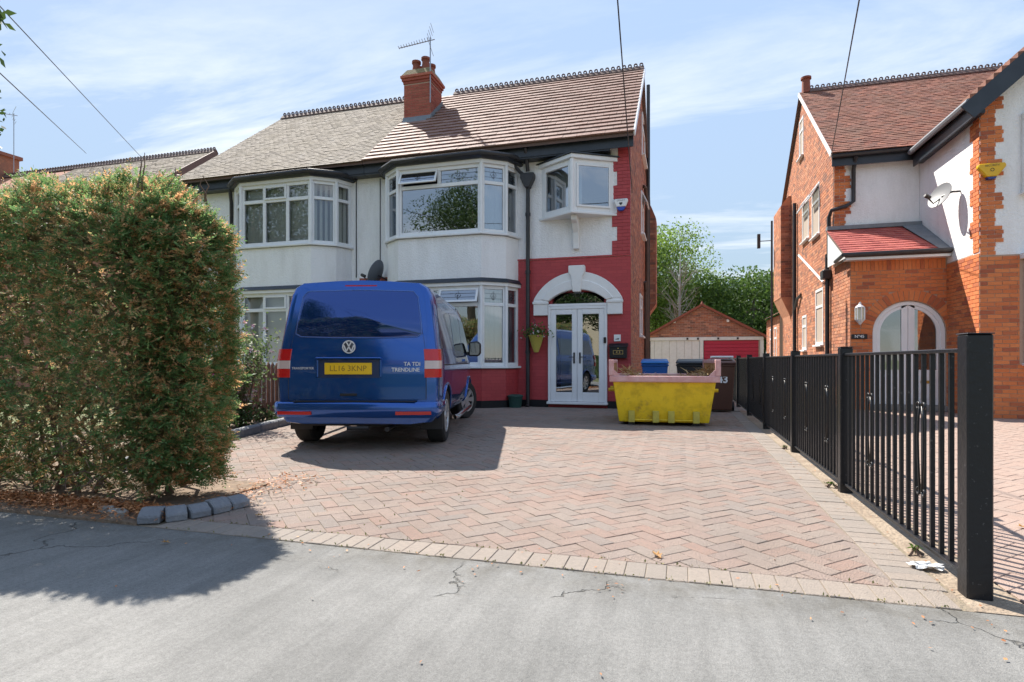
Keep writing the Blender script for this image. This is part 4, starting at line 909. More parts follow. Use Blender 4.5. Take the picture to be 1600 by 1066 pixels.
YEW = leaf_mat('yew_sprays', [(.13,.26,.09),(.17,.31,.10),(.10,.21,.085),(.24,.34,.12),(.15,.28,.11),(.26,.31,.12)], alt=(.74,.41,.21), altamt=.95, altscale=14, lo=.52, hi=.57, transl=.5)
TWIG = mat('hedge_twig', (.13,.085,.06), .9, noise=.5, nscale=20, col2=(.22,.16,.12))
hedge = thing('hedge', (-5.6,3.75,0), 'big clipped yew hedge with browning sprays beside the pavement', 'hedge')
def hedge_points(n, depth):
    """points on the rounded hedge body: front, right end, top; with outward normals"""
    P = []; Q = []
    x0, x1, y0, y1 = -8.2, -3.34, 3.03, 4.0
    k = 0
    while k < n:
        r = random.random(); zt = 2.48
        if r < .50: x = random.uniform(x0, x1); y = y0; z = random.uniform(.10, zt); nn = (0,-1,.15)
        elif r < .72: x = x1; y = random.uniform(y0, y1); z = random.uniform(.14, zt); nn = (1,0,.15)
        elif r < .92: x = random.uniform(x0, x1); y = random.uniform(y0, y1); z = zt; nn = (0,0,1)
        else: x = random.uniform(x0, x1); y = y1; z = random.uniform(.3, zt); nn = (0,1,.2)
        v = Vector((x, y, z))
        # round the corners and edges
        rr = .75; cx, cy, cz = min(x, x1-rr), min(max(y, y0+.42), y1-.42), min(z, zt-.62)
        d = v-Vector((cx, cy, cz)); lim = Vector((abs(d.x)/rr, abs(d.y)/.42, abs(d.z)/.62))
        q = lim.length
        if q > 1: v = Vector((cx, cy, cz))+d/q; nn = Vector((d.x/rr, d.y/.42, d.z/.62))
        nn = Vector(nn).normalized()
        # belly: leans in towards the foot, lumpy outline
        a = math.sin(v.x*2.1+1.0)*.04+math.sin(v.x*5.3+v.z*3.1)*.04+math.sin(v.z*4.7+v.y*3.0+v.x)*.04+math.sin(v.x*13+v.z*9)*math.sin(v.z*14-v.x*6+v.y*8)*.055
        low = max(0, .9-v.z)**1.4*.24
        if v.z < .22 and random.random() < (.22-v.z)*2.0: continue
        v = v+Vector((0,0,0))+nn*(a-low*(1 if abs(nn.z) < .5 else 0))-nn*abs(random.gauss(0, depth))
        if nn.z > .8: v.z += .10*math.sin(v.x*1.7+2)+.05*math.sin(v.x*6)-.03
        t_ = min(1, max(0, (v.x+4.9)/1.4)); v.z -= .09*t_*t_*(3-2*t_)*min(1, v.z/2.2)
        P.append(v); Q.append(nn); k += 1
    return np.array(P), np.array(Q)
P, Q = hedge_points(26000, .06)
n = len(P); up = np.array([0, 0, 1.0])
D = unit(Q*.85+RNG.normal(0, .42, (n, 3))+np.array([.30, 0, -.05])); NV = unit(up*.8+RNG.normal(0, .5, (n, 3)))
VV = []
K = 13; ax = RNG.uniform(.05, .12, n)*(1+.35*(RNG.random(n) < .12))
for k in range(K):
    t = (k+.6)/K; side = 1 if k % 2 else -1
    S = unit(np.cross(D, NV)); base = P+D*(ax*t)[:, None]
    dirn = unit(D*.55+S*side*.85*(1 if k < K-1 else .0)+RNG.normal(0, .12, (n, 3)))
    VV.append(leaf_quads(base, dirn, unit(NV+RNG.normal(0, .25, (n, 3))), ax*RNG.uniform(.27, .40, n)*(1-.35*t), ax*.105))
mesh_np('foliage', np.concatenate(VV), hedge, YEW, kind='stuff')
# dark inside mass and bare stems
mb = MB()
random.seed(5)
for i in range(60):
    x = random.uniform(-7.8, -3.75); y = random.uniform(3.35, 3.85); b = Vector((x, y, 0)); pts = [b]
    for k in range(4): b = b+Vector((random.uniform(-.16,.16), random.uniform(-.14,.12), random.uniform(.18,.3))); pts.append(b.copy())
    mb.tube(pts, [.022,.018,.014,.01,.006], 5)
for i in range(46):
    x = random.uniform(-5.6, -3.6); z = random.uniform(.05, .6); y = 3.25; pts = [Vector((x,y,z))]
    for k in range(4): pts.append(pts[-1]+Vector((random.uniform(-.12,.12), random.uniform(-.11,.03), random.uniform(-.08,.1))))
    mb.tube(pts, [.006,.005,.004,.003,.002], 4)
for i in range(26):
    x = random.uniform(-4.8, -3.5); b = Vector((x, random.uniform(3.2,3.8), 2.30)); pts = [b]
    for k in range(3): b = b+Vector((random.uniform(-.05,.05), random.uniform(-.04,.04), random.uniform(.05,.1))); pts.append(b.copy())
    mb.tube(pts, [.01,.007,.005,.003], 4)
mb.build('stems', TWIG, hedge, kind='stuff', fix=False)
# coarse shaded inner growth
INN = leaf_mat('inner_growth', [(.20,.20,.10),(.26,.20,.12),(.14,.17,.08)], transl=.4)
P2, Q2 = hedge_points(20000, .05); P2 = P2-Q2*RNG.uniform(.12,.40,len(P2))[:,None]; n2 = len(P2)
mesh_np('inner_growth', leaf_quads(P2, unit(RNG.normal(0,1,(n2,3))), unit(Q2+RNG.normal(0,.35,(n2,3))), RNG.uniform(.06,.12,n2), RNG.uniform(.025,.05,n2)), hedge, INN, kind='stuff')
# fallen dry sprays at the foot
LITTER = leaf_mat('dry_litter', [(.50,.20,.075),(.38,.14,.055),(.58,.28,.12),(.28,.12,.06),(.44,.24,.12)], transl=.1)
n = 8500; x = RNG.uniform(-6.5, -3.2, n); y = 3.18-np.abs(RNG.normal(0, .12, n)); y = np.maximum(y, 2.80+.05*RNG.random(n)); x = np.where(y < 2.88, np.minimum(x, -3.5+RNG.normal(0,.1,n)), x)
xe = RNG.normal(-3.2, .12, 500); ye = RNG.uniform(3.3, 4.4, 500); x = np.concatenate([x, xe]); y = np.concatenate([y, ye]); n += 500
P = np.stack([x, y, .02+.035*RNG.random(n)], 1); a = RNG.uniform(0, 2*np.pi, n); D = unit(np.stack([np.cos(a), np.sin(a), RNG.normal(.1, .25, n)], 1))
lit = mesh_np('leaf_litter', leaf_quads(P, D, unit(np.array([0,0,1.0])+RNG.normal(0,.4,(n,3))), RNG.uniform(.02,.05,n), RNG.uniform(.006,.016,n)), None, LITTER)
tag(lit, 'rust brown fallen sprays on the soil under the hedge', 'leaf litter', kind='stuff')
# tufts of moss and weed in the paving joints
n = 520; x = np.concatenate([RNG.uniform(-3.1, 1.1, 220), RNG.uniform(-4.6, -1.6, 300)]); y = np.concatenate([2.866+np.where(RNG.random(220) < .5, 0, .203)+RNG.normal(0,.006,220), RNG.uniform(3.1, 7.0, 300)])
P = np.stack([x, y, np.full(n, .001)], 1); D = unit(RNG.normal(0,.6,(n,3))+np.array([0,0,.7])); D[:,2] = np.abs(D[:,2])
jw = mesh_np('joint_moss', leaf_quads(P, D, unit(RNG.normal(0,1,(n,3))), RNG.uniform(.008,.022,n), RNG.uniform(.006,.014,n)), None, leaf_mat('dry_moss', [(.20,.21,.07),(.27,.24,.10),(.15,.17,.05)], transl=.2)); tag(jw, 'dry moss and weeds growing in the paving joints', 'moss', kind='stuff')
# crumbs scattered over drive and pavement
n = 170; x = RNG.uniform(-3.2, 1.3, n); y = np.where(RNG.random(n) < .6, 2.75+RNG.normal(0,.15,n), RNG.uniform(1.3, 6, n)); P = np.stack([x, y, np.full(n, .004)], 1); a = RNG.uniform(0, 6.3, n)
s2 = RNG.random(n) < .5; P[s2, 0] = RNG.uniform(1.0, 1.4, s2.sum()); P[s2, 1] = RNG.uniform(2.9, 7, s2.sum())
D = np.stack([np.cos(a), np.sin(a), np.full(n, .12)], 1)
cr_ = mesh_np('ground_crumbs', leaf_quads(P, unit(D), unit(np.array([0,0,1.0])+RNG.normal(0,.3,(n,3))), RNG.uniform(.008,.026,n), RNG.uniform(.005,.014,n)), None, LITTER)
tag(cr_, 'small brown leaf crumbs scattered over the drive and dirt strip', 'leaf crumbs', kind='stuff')
for i, (x, y) in enumerate(((-3.62,2.98),(-3.78,3.03))):
    mb = MB(); bm_v = [(x+random.uniform(.7,1)*math.cos(a)*(.10-.03*i), y+random.uniform(.7,1)*math.sin(a)*.05, z) for z, s_ in ((.0,1),(.05,.8)) for a in [k*math.pi/4 for k in range(8)]]
    mb.add(bm_v, [list(range(8))[::-1], list(range(8,16))]+[(k,(k+1)%8,8+(k+1)%8,8+k) for k in range(8)])
    o = mb.build('broken_stone', KERBM, bevel=.012); tag(o, ['pale broken stone lying in the litter under the hedge, nearer one', 'smaller pale broken stone under the hedge, behind the other one'][i], 'stone', 'broken stones under the hedge')

# --- trees
def tree(name, loc, h, cen, rad, ncl, nlv, lsize, lm, label, trunk_r=.18, bark=BARK, spread_=.30, group=None, limbs=14, extra=None, cat='tree', seed=1):
    rs = np.random.default_rng(seed); rnd = random.Random(seed)
    t = thing(name, loc, label, cat, group); base = Vector(loc); cen = Vector(cen); rad = Vector(rad)
    cl = []
    while len(cl) < ncl:
        v = Vector((rnd.uniform(-1,1), rnd.uniform(-1,1), rnd.uniform(-1,1)))
        if v.length > 1 or v.length < .35: continue
        cl.append(cen+Vector((v.x*rad.x, v.y*rad.y, v.z*rad.z)))
    mb = MB(); top = Vector((cen.x, cen.y, min(base.z+h*.9, cen.z+rad.z*.6))); mid = base.lerp(top, .5)+Vector((rnd.uniform(-.2,.2), rnd.uniform(-.2,.2), 0))
    mb.tube([base, base.lerp(mid,.5), mid, mid.lerp(top,.5), top], [trunk_r*1.2, trunk_r, trunk_r*.8, trunk_r*.5, trunk_r*.15], 8)
    mb.build('trunk', bark, t, smooth='all', fix=False)
    mb = MB()
    for i in range(min(limbs, ncl)):
        c = cl[i]; s = base.lerp(top, rnd.uniform(.35, .85)); m_ = s.lerp(c, .5)+Vector((0,0,-.1*(c-s).length))
        mb.tube([s, m_, c], [trunk_r*.32, trunk_r*.2, trunk_r*.06], 5, cap=False)
        for k in range(3):
            e = c+Vector((rnd.gauss(0,.4), rnd.gauss(0,.4), rnd.gauss(.2,.4))); mb.tube([c, e], [trunk_r*.06, trunk_r*.02], 4, cap=False)
    if mb.v: mb.build('limbs', bark, t, smooth='all', fix=False)
    per = nlv//ncl; V = []
    for c in cl:
        rr = spread_*rs.uniform(.6, 1.4)*(sum(rad)/3)
        p = rs.normal(0, 1, (per, 3)); p = p/np.maximum(1, np.linalg.norm(p, axis=1, keepdims=True)/1.5); P = np.array(c)+p*np.array([rr, rr, rr*.75])
        V.append(leaf_quads(P, unit(rs.normal(0,1,(per,3))+np.array([0,0,-.3])), unit(rs.normal(0,1,(per,3))), lsize*rs.uniform(.6,1.3,per), lsize*rs.uniform(.4,.7,per)))
    if extra is not None: V.append(extra)
    mesh_np('crown', np.concatenate(V), t, lm, kind='stuff')
    return t
LG = leaf_mat('pale_green_leaf', [(.17,.28,.05),(.22,.33,.06),(.13,.22,.045),(.27,.37,.09)], transl=.5)
LG2 = leaf_mat('mid_green_leaf', [(.075,.14,.03),(.11,.19,.035),(.055,.11,.025),(.14,.22,.05)], transl=.42)
LG3 = leaf_mat('dark_green_leaf', [(.045,.085,.025),(.065,.11,.03),(.035,.07,.022),(.09,.14,.035)], transl=.35)
SILV = mat('silver_bark', (.30,.28,.255), .8, noise=.5, nscale=8, col2=(.25,.23,.21))
tree('willow_tree', (-1.6,37,0), 9, (-1.5,37,6.0), (3.6,2.6,3.1), 90, 30000, .17, LG, 'pale green airy tree behind the garage, close to the gable', seed=3)
tree('dense_tree', (4.2,36,0), 6, (4.1,36,3.6), (3.6,2.2,2.3), 80, 26000, .2, LG2, 'leafy mid green tree behind the right half of the garage', seed=4)
tree('dark_tree', (.6,42,0), 7, (.6,42,3.6), (4.5,2,2.6), 70, 20000, .24, LG3, 'dark tree filling the gap between the two trees behind the garage', seed=5)
# bare silver tree
t = thing('bare_tree', (-.05,32.5,0), 'bare silver branched young tree in front of the pale green tree', 'tree')
rnd = random.Random(11); mb = MB(); mb.tube([(-.05,32.5,0),(-.07,32.5,2.5),(-.02,32.5,4.5),(.0,32.5,6.9)], [.10,.085,.055,.012], 8); mb.build('trunk', SILV, t, smooth='all', fix=False)
mb = MB()
for i in range(46):
    z = rnd.uniform(1.9, 5.8); s = Vector((-.05, 32.5, z)); a = rnd.uniform(0, 6.28); ln = rnd.uniform(.9, 2.3)*(1-.45*(z-2)/4)
    d = Vector((math.cos(a)*.75, math.sin(a)*.75, rnd.uniform(.5, 1.0))).normalized(); p1 = s+d*ln*.5; p2 = s+d*ln+Vector((0,0,.12))
    mb.tube([s, p1, p2], [.022,.014,.005], 4, cap=False)
    for k in range(5):
        q = s.lerp(p2, rnd.uniform(.35, .95)); e = q+(d+Vector((rnd.gauss(0,.7), rnd.gauss(0,.7), rnd.gauss(.1,.5)))).normalized()*rnd.uniform(.3,.8); mb.tube([q, e], [.008,.003], 3, cap=False)
mb.build('branches', SILV, t, fix=False)
# garden tree left of the view, its twigs just enter the picture
rs = np.random.default_rng(9); tw = []
for c in ((-7.25,4.3,4.95),(-7.05,4.28,4.78),(-6.82,4.28,4.66),(-6.95,4.28,4.32)):
    k = 10; P = np.array(c)+rs.normal(0, .06, (k,3)); tw.append(leaf_quads(P, unit(rs.normal(0,.6,(k,3))+np.array([.5,0,-.7])), unit(rs.normal(0,1,(k,3))), np.full(k,.14), np.full(k,.06)))
st = tree('garden_tree', (-15.4,5.9,-.02), 8.0, (-15.3,5.9,6.2), (2.6,2.4,2.4), 50, 12000, .13, LG3, 'leafy tree past the left edge, its twigs at the top left corner', trunk_r=.18, extra=np.concatenate(tw), seed=6)
MB().tube([(-14.8,5.8,5.6),(-11.0,5.2,5.7),(-9.0,4.8,5.4),(-7.9,4.4,5.15),(-7.2,4.3,4.95),(-6.85,4.28,4.7)], [.06,.04,.028,.016,.009,.004], 6, cap=False).build('limb', BARK, st, smooth='all', fix=False)
tree('street_tree', (-13.0,-11.5,-.05), 12.5, (-13.0,-11.5,8.6), (3.4,3.2,3.7), 70, 30000, .15, LG3, 'broad street tree across the road, mirrored in the upper bay window', trunk_r=.26, seed=8)

tree('street_tree', (-6.5,-12.5,-.05), 8.5, (-6.5,-12.5,5.6), (3.0,2.6,2.6), 50, 20000, .15, LG3, 'smaller street tree across the road, mirrored in the lower bay window', trunk_r=.2, seed=12)
# the cream house across the road, mirrored in the door and the lower bay
oh = thing('house_opposite', (-8,-24,0), 'cream house across the road, mirrored in the glass of the door', 'house')
CREAM = mat('cream_render', (.56,.49,.36), .85, noise=.3, nscale=3, col2=(.56,.50,.38))
mb = MB(); Fo = frame((-1,-21,0),(-1,0,0),(0,1,0)); wall_holes(mb, Fo, 15, 0, 5.4, [(1.5,4,.9,2.5),(1.5,4,3.5,4.9),(6,7.1,.05,2.1),(9.5,12,.9,2.5),(9.5,12,3.5,4.9)]); mb.box(-16,-1,-28,-21.25,0,5.39); mb.build('wall', CREAM, oh)
for u0, z0, ww, hh in ((1.5,.9,2.5,1.6),(1.5,3.5,2.5,1.4),(9.5,.9,2.5,1.6),(9.5,3.5,2.5,1.4)):
    F2 = (lambda u0: (lambda u, n, z: Fo(u+u0, n, z)))(u0); window(oh, F2, ww, z0, z0+hh, [(z0,z0+hh,[0,ww/3,2*ww/3,ww],{})], fw=.08, out=-.05)
MB().fbox(Fo, 6.05, 7.05, -.2, -.12, .06, 2.05).build('door', REDP, oh)
MB().prism([(-21.7,5.3),(-20.6,5.3),(-24.5,8.6),(-28.4,5.3)], lambda a,b,t: (t,a,b), -16.4, -.6).build('roof', RIDGE, oh)
for i, x in enumerate((-14, -3.5)):
    o = MB().box(x-3.2,x+3.2,-12.5,-11.7,-.06,1.3); V = []
    oo = o.build('hedge', mat('privet_%d' % i, (.04,.07,.02), .9, noise=.8, nscale=9, col2=(.08,.12,.03), bump=1, bscale=25), bevel=.15, seg=3)
    tag(oo, ['clipped hedge across the road in front of the broad street tree', 'clipped hedge across the road, right of the broad street tree'][i], 'hedge', 'hedges across the road')

# ------------------------------------------------------------------ houses far left, seen over the hedge
fh = thing('brick_house', (-21,18,0), 'brown roofed house seen above the hedge, left of the semis', 'house')
MB().prism([(14.2,0),(21.8,0),(21.8,6.2),(18,9.0),(14.2,6.2)], lambda a,b,t: (t,a,b), -28.5, -17.4).build('wall', SBRICK, fh)
mb = MB().add([(-29,13.7,5.75),(-17.0,13.7,5.75),(-17.0,18,9.0),(-29,18,9.0),(-29,22.3,5.75),(-17.0,22.3,5.75)], [(0,1,2,3),(3,2,5,4)]); rr_ = mb.build('roof', TILE_O, fh)
tile_roof(rr_, (-24,13.7,5.77), (-17.0,13.7,5.77), (-24,18,9.02), (-17.0,18,9.02), 40, .2, TILE_O, 0, th=.02, jit=.008, name='plain_tile')
ridge(rr_, -28.6, -17.0, 18, 9.06)
MB().bar((-16.98,13.7,5.68),(-16.98,18,8.93),.06,.22).build('barge_board', mat('brown_barge', (.12,.06,.05), .6), fh)
c_ = MB().box(-29.3,-28.3,17.3,18.6,7.5,9.95).build('chimney', SBRICK, fh)
MB().box(-29.38,-28.22,17.2,18.7,9.952,10.1).build('corbel_course', SBRICK, c_)
ivy = RNG.normal(0, .22, (160,3))+np.array([-28.5,17.2,10.2]); mesh_np('ivy', leaf_quads(ivy, unit(RNG.normal(0,1,(160,3))), unit(RNG.normal(0,1,(160,3))), np.full(160,.2), np.full(160,.11)), fh, LG3, kind='stuff')
# ------------------------------------------------------------------ black metal fence
fc = thing('metal_fence', (1.26,7.5,0), 'black painted metal bar fence with square posts between the two drives', 'fence')
FX = 1.265; posts = [(3.06,.100,1.165),(5.18,.09,1.15),(7.27,.09,1.15),(9.6,.09,1.15),(11.85,.09,1.15),(14.0,.09,1.15),(16.2,.09,1.15)]
for i, (y, s, hh) in enumerate(posts):
    o = MB().box(FX-s/2,FX+s/2,y-s/2,y+s/2,-.02,hh).build('post', BLACK, fc, bevel=.006, label='thickest end post at the pavement' if i == 0 else None)
    MB().box(FX-s/2-.003,FX+s/2+.003,y-s/2-.006,y+s/2+.006,hh+.0005,hh+.006).build('post_cap', BLACK, o, bevel=.004)
bar0 = None
def curl(mb, x, y, z, r, s, up):                       # a small scroll end in the plane of the fence
    mb.tube([(x, y+s*(r-r*math.cos(a)*(1-.06*k)), z+up*r*math.sin(a)*(1-.06*k)) for k, a in enumerate([j*.55 for j in range(10)])], .006, 6)
for i in range(len(posts)-1):
    y0 = posts[i][0]+posts[i][1]/2; y1 = posts[i+1][0]-posts[i+1][1]/2
    MB().box(FX-.018,FX+.018,y0,y1,1.085,1.105).build('top_rail', BLACK, fc, bevel=.003)
    MB().box(FX-.018,FX+.018,y0,y1,.055,.075).build('bottom_rail', BLACK, fc, bevel=.003)
    n = 18; ys = [y0+(k+.7)*(y1-y0)/(n+.4) for k in range(n)]
    for k, y in enumerate(ys):
        if bar0 is None:
            bar0 = MB().box(FX-.010,FX+.010,y-.010,y+.010,.0745,1.0855).build('bar', BLACK, fc)
        else: instance(bar0, fc, (FX, y, .0745))
    if i < 4:
        for k in (4, 12):
            yc = ys[k]; mb = MB()
            for s in (-1, 1):
                mb.tube([(FX-.014,yc+s*.014,.34),(FX-.014,yc+s*.034,.50),(FX-.014,yc+s*.042,.62),(FX-.014,yc+s*.034,.72),(FX-.014,yc+s*.016,.80)], .006, 6)
                curl(mb, FX-.014, yc+s*.012, .80, .026, s, 1); curl(mb, FX-.014, yc+s*.012, .34, .026, s, -1)
            mb.build('scroll', BLACK, fc, smooth='all')

# ------------------------------------------------------------------ picket fence, bush and plants left of the van
BRN = mat('brown_fence_stain', (.22,.105,.065), .8, noise=.6, nscale=9, col2=(.33,.19,.13), bump=.3, bscale=30)
pk = thing('picket_fence', (-7.1,8.5,0), 'brown wooden picket fence between the van and the hedge', 'fence')
a = Vector((-6.55,6.3,0)); b = Vector((-7.42,11.8,0)); d = (b-a); Ln = d.length; d.normalize(); nv = Vector((d.y,-d.x,0))
k = 0; s = 0
while s < Ln:
    p = a+d*s; hh = 1.02+random.uniform(-.02,.02); F_ = frame(p, d, nv)
    MB().prism([(-.045,.06),(.045,.06),(.045,hh-.06),(.0,hh),(-.045,hh-.06)], lambda u, z, n, F_=F_: F_(u, n, z), .02, .042).build('picket', BRN, pk); s += .135
for z in (.28, .78): MB().bar(a+Vector((0,0,z)), b+Vector((0,0,z)), .035, .08).build('rail', BRN, pk)
for t_ in (0, .35, .7, 1): q = a+d*Ln*t_-nv*.06; MB().box(q.x-.045,q.x+.045,q.y-.045,q.y+.045,0,1.1).build('post', BRN, pk)
ROSE = leaf_mat('rose_leaf', [(.10,.17,.05),(.16,.22,.08),(.07,.12,.035),(.30,.33,.20)], transl=.4)
FLW = mat('pale_petal', [(.75,.70,.66),(.72,.42,.50),(.70,.62,.55)], .7, rand=True)
PINK = mat('pink_petal', [(.52,.10,.28),(.60,.18,.38),(.45,.08,.22)], .7, rand=True)
def shrub(name, loc, r, hgt, nst, nlv, ls, lm, label, flowers=None, nfl=0, fs=.05, cat='shrub', group=None, seed=0, z0=.2):
    rs = np.random.default_rng(seed); rd = random.Random(seed); t = thing(name, loc, label, cat, group); L0 = Vector(loc); mb = MB(); tips = []
    for i in range(nst):
        an = rd.uniform(0,6.28); q = rd.uniform(.2,1)*r; e = L0+Vector((math.cos(an)*q, math.sin(an)*q, hgt*rd.uniform(.6,1))); m_ = L0.lerp(e,.5)+Vector((0,0,.1*hgt)); mb.tube([L0+Vector((math.cos(an)*.05, math.sin(an)*.05, 0)), m_, e], [.009,.007,.003], 4, cap=False); tips += [m_.lerp(e, rd.uniform(0,1)) for _ in range(4)]+[L0.lerp(m_, rd.uniform(z0,1)) for _ in range(2)]
    mb.build('stems', TWIG, t, fix=False)
    T = np.array([tuple(q) for q in tips]); P = T[rs.integers(0,len(T),nlv)]+rs.normal(0, .22*r, (nlv,3)); P[:,2] = np.maximum(P[:,2], loc[2]+.03)
    mesh_np('leaves', leaf_quads(P, unit(rs.normal(0,1,(nlv,3))), unit(rs.normal(0,.7,(nlv,3))+np.array([0,0,.8])), ls*rs.uniform(.6,1.3,nlv), ls*rs.uniform(.4,.7,nlv)), t, lm, kind='stuff')
    if flowers:
        V = []
        for i in range(nfl):
            c = P[rs.integers(0, nlv)]+np.array([0,0,.03]); k = 8; V.append(leaf_quads(np.repeat(c[None],k,0), unit(rs.normal(0,1,(k,3))+np.array([0,0,.5])), unit(rs.normal(0,1,(k,3))), np.full(k,fs), np.full(k,fs*.8)))
        mesh_np('flowers', np.concatenate(V), t, flowers, kind='stuff')
    return t
shrub('rose_bush', (-6.5,7.35,.03), .55, 1.55, 20, 2000, .06, ROSE, 'pale flowering rose bush growing over the picket fence', FLW, 80, .045, seed=2)
shrub('hydrangea', (-6.35,6.75,.03), .3, 1.25, 6, 240, .07, ROSE, 'tall stem with pink flower heads between hedge and rose bush', PINK, 10, .07, seed=3)
for i, (x, y) in enumerate(((-6.0,6.35),(-6.25,7.1),(-6.45,7.9),(-6.6,8.8))):
    shrub('ground_plant', (x,y,.03), .28, .25, 8, 300, .06, LG3, ['low dark green bed plant nearest the hedge', 'low dark green bed plant below the rose bush', 'low dark green bed plant beside the left rear of the van', 'low dark green bed plant behind the left side of the van'][i], seed=20+i, group='low plants in the flower bed', cat='plant')
for i, (x, y, l) in enumerate(((1.205,5.33,'small weed at the foot of the second fence post'),(1.205,7.5,'small weed by the third fence post'),(1.215,3.62,'tiny weed near the thick end post'))):
    shrub('weed', (x,y,-.003), .045, .05, 5, 24, .024, LG2, l, seed=40+i, cat='weed', group='weeds along the fence')

# ------------------------------------------------------------------ van (built pointing along +Y, rear at y = 0)
def paint():
    m = mat('blue_metallic_paint', (.010,.085,.36), .17, metal=.62, coat=.8, spec=.5, noise=.25, nscale=2, col2=(.012,.095,.39)); return m
BLUE = paint()
TRIM = mat('black_plastic_trim', (.022,.022,.024), .6); TYRE = mat('tyre_rubber', (.022,.022,.022), .85, bump=.3, bscale=60)
RIMM = mat('silver_wheel', (.56,.57,.58), .35, metal=.7); CHROME = mat('chrome', (.72,.72,.72), .15, metal=1)
REDL = mat('red_lens', (.52,.006,.012), .2, coat=.4, noise=.3, nscale=40, col2=(.40,.006,.01)); LETT = mat('silver_lettering', (.66,.67,.68), .4); CLEARL = mat('clear_lens', (.56,.46,.43), .15, coat=.6, noise=.4, nscale=50, col2=(.5,.42,.38))
PLATE = mat('yellow_plate', (.80,.52,.02), .4); INK = mat('plate_ink', (.30,.18,.02), .6)
van = thing('van', (0,0,0), 'dark blue panel van parked rear towards the street', 'van')
PROF = [(.70,.31),(.86,.33),(.925,.42),(.945,.62),(.952,.85),(.950,1.05),(.932,1.20),(.90,1.45),(.866,1.70),(.845,1.82),(.805,1.91),(.72,1.966),(.38,1.99),(.0,2.0)]
def hw(z):
    for (a, za), (b, zb) in zip(PROF, PROF[1:]):
        if za <= z <= zb: return a+(b-a)*(z-za)/(zb-za)
    return PROF[-1][0]
yrear = lambda z: .10+(.012 if z < .95 else .012+.16*((z-.95)/1.0)**1.15)
def vbody():
    mb = MB(); rings = []
    st = [(-1,.075,0),(-1,.035,.012),(-1,.012,.04),(-1,.0,.09)]+[(y,0,0) for y in (.6,1.1,1.6,2.2,2.8,3.3)]
    def half(tz, nz, inn, yf):
        out = []
        for a, z in PROF:
            zz = z if z < 1.0 else 1.0+(z-1.0)*(tz-1.0)/1.0
            out.append((max(0, a-inn*min(1, a/.3)), yf(zz), zz))
        return out
    for y, inn, dy in st:
        rings.append(half(2.0, 0, inn, (lambda z, dy=dy: yrear(z)+dy) if y < 0 else (lambda z, y=y: y)))
    for y, tz, inn in ((3.55,1.95,.0),(3.85,1.74,.01),(4.15,1.46,.02),(4.38,1.24,.03),(4.62,1.13,.07),(4.80,1.04,.16),(4.87,.98,.30)): rings.append(half(tz, 0, inn, lambda z, y=y: y))
    full = []
    for r in rings: full.append(r+[(-x, y, z) for x, y, z in r[-2::-1]])
    n = len(full[0]); vs = [p for r in full for p in r]; fs = []
    for i in range(len(full)-1):
        for j in range(n-1): fs.append((i*n+j, i*n+j+1, (i+1)*n+j+1, (i+1)*n+j))
        fs.append((i*n+n-1, i*n, (i+1)*n, (i+1)*n+n-1))
    for base, flip in ((0, 0), ((len(full)-1)*n, 1)):
        for j in range(len(PROF)-1):
            a, b, c, d = j, j+1, n-2-j, n-1-j
            q = [base+a, base+b, base+c, base+d] if b != c else [base+a, base+b, base+d]
            fs.append(q[::-1] if not flip else q)
    mb.add(vs, fs); return mb
body = vbody().build('body', [BLUE, TRIM], van, smooth=False)
AX = (.90, 3.90)
cutters = []
for y in AX:
    for s in (-1, 1):
        c = MB().lathe([(.001,-.35),(.40,-.35),(.40,.35),(.001,.35)], (s*.95, y, .34), 28, axis='x').build('cut', [TRIM]); cutters.append(c)
        md = body.modifiers.new('arch', 'BOOLEAN'); md.object = c; md.operation = 'DIFFERENCE'; md.solver = 'EXACT'
dg = bpy.context.evaluated_depsgraph_get(); dg.update()
nm = bpy.data.meshes.new_from_object(body.evaluated_get(dg)); body.modifiers.clear(); body.data = nm
for c in cutters: bpy.data.objects.remove(c)
nm.polygons.foreach_set('use_smooth', [True]*len(nm.polygons))
md = body.modifiers.new('split', 'EDGE_SPLIT'); md.split_angle = R(32)
for p in nm.polygons:
    c = p.center; 
    if any(math.hypot(c.y+WL['body'].y-y, c.z+WL['body'].z-.34) < .405 for y in AX) and abs(p.normal.x) < .6: p.material_index = 1
# tailgate: raised panel with a seam round it, the blanked window recess outlined
def rear_patch(poly, off, name, m, par, bevel=0, smooth=False):   # poly of (x, z) on the rear face, pushed out by off
    vs = [(x, yrear(z)-off, z) for x, z in poly]; k = len(vs)
    mb = MB().add(vs+[(x, yrear(z)+.03, z) for x, z in poly], [list(range(k))]+[(i, k+i, k+(i+1)%k, (i+1)%k) for i in range(k)]); return mb.build(name, m, par, bevel=bevel, smooth=smooth)
def rstrip(name, z0, z1, fx, off, m, par, n=10):         # gridded patch, half-width fx(z)
    vs = []; nx = 8
    for i in range(n+1):
        z = z0+(z1-z0)*i/n
        for j in range(nx+1): x = -fx(z)+2*fx(z)*j/nx; vs.append((x, yrear(z)-off, z))
    k = len(vs); N_ = nx+1; vs += [(x, y+.02+off, z) for x, y, z in vs]
    fs = [(i*N_+j, i*N_+j+1, (i+1)*N_+j+1, (i+1)*N_+j) for i in range(n) for j in range(nx)]
    edge = [j for j in range(N_)]+[i*N_+nx for i in range(1,n+1)]+[n*N_+j for j in range(nx-1,-1,-1)]+[i*N_ for i in range(n-1,0,-1)]
    fs += [(edge[i], k+edge[i], k+edge[(i+1)%len(edge)], edge[(i+1)%len(edge)]) for i in range(len(edge))]
    return MB().add(vs, fs).build(name, m, par, smooth=True)
gate = rstrip('tailgate', .585, 1.91, lambda z: min(.80, hw(z)-.095), .010, BLUE, van, 14)
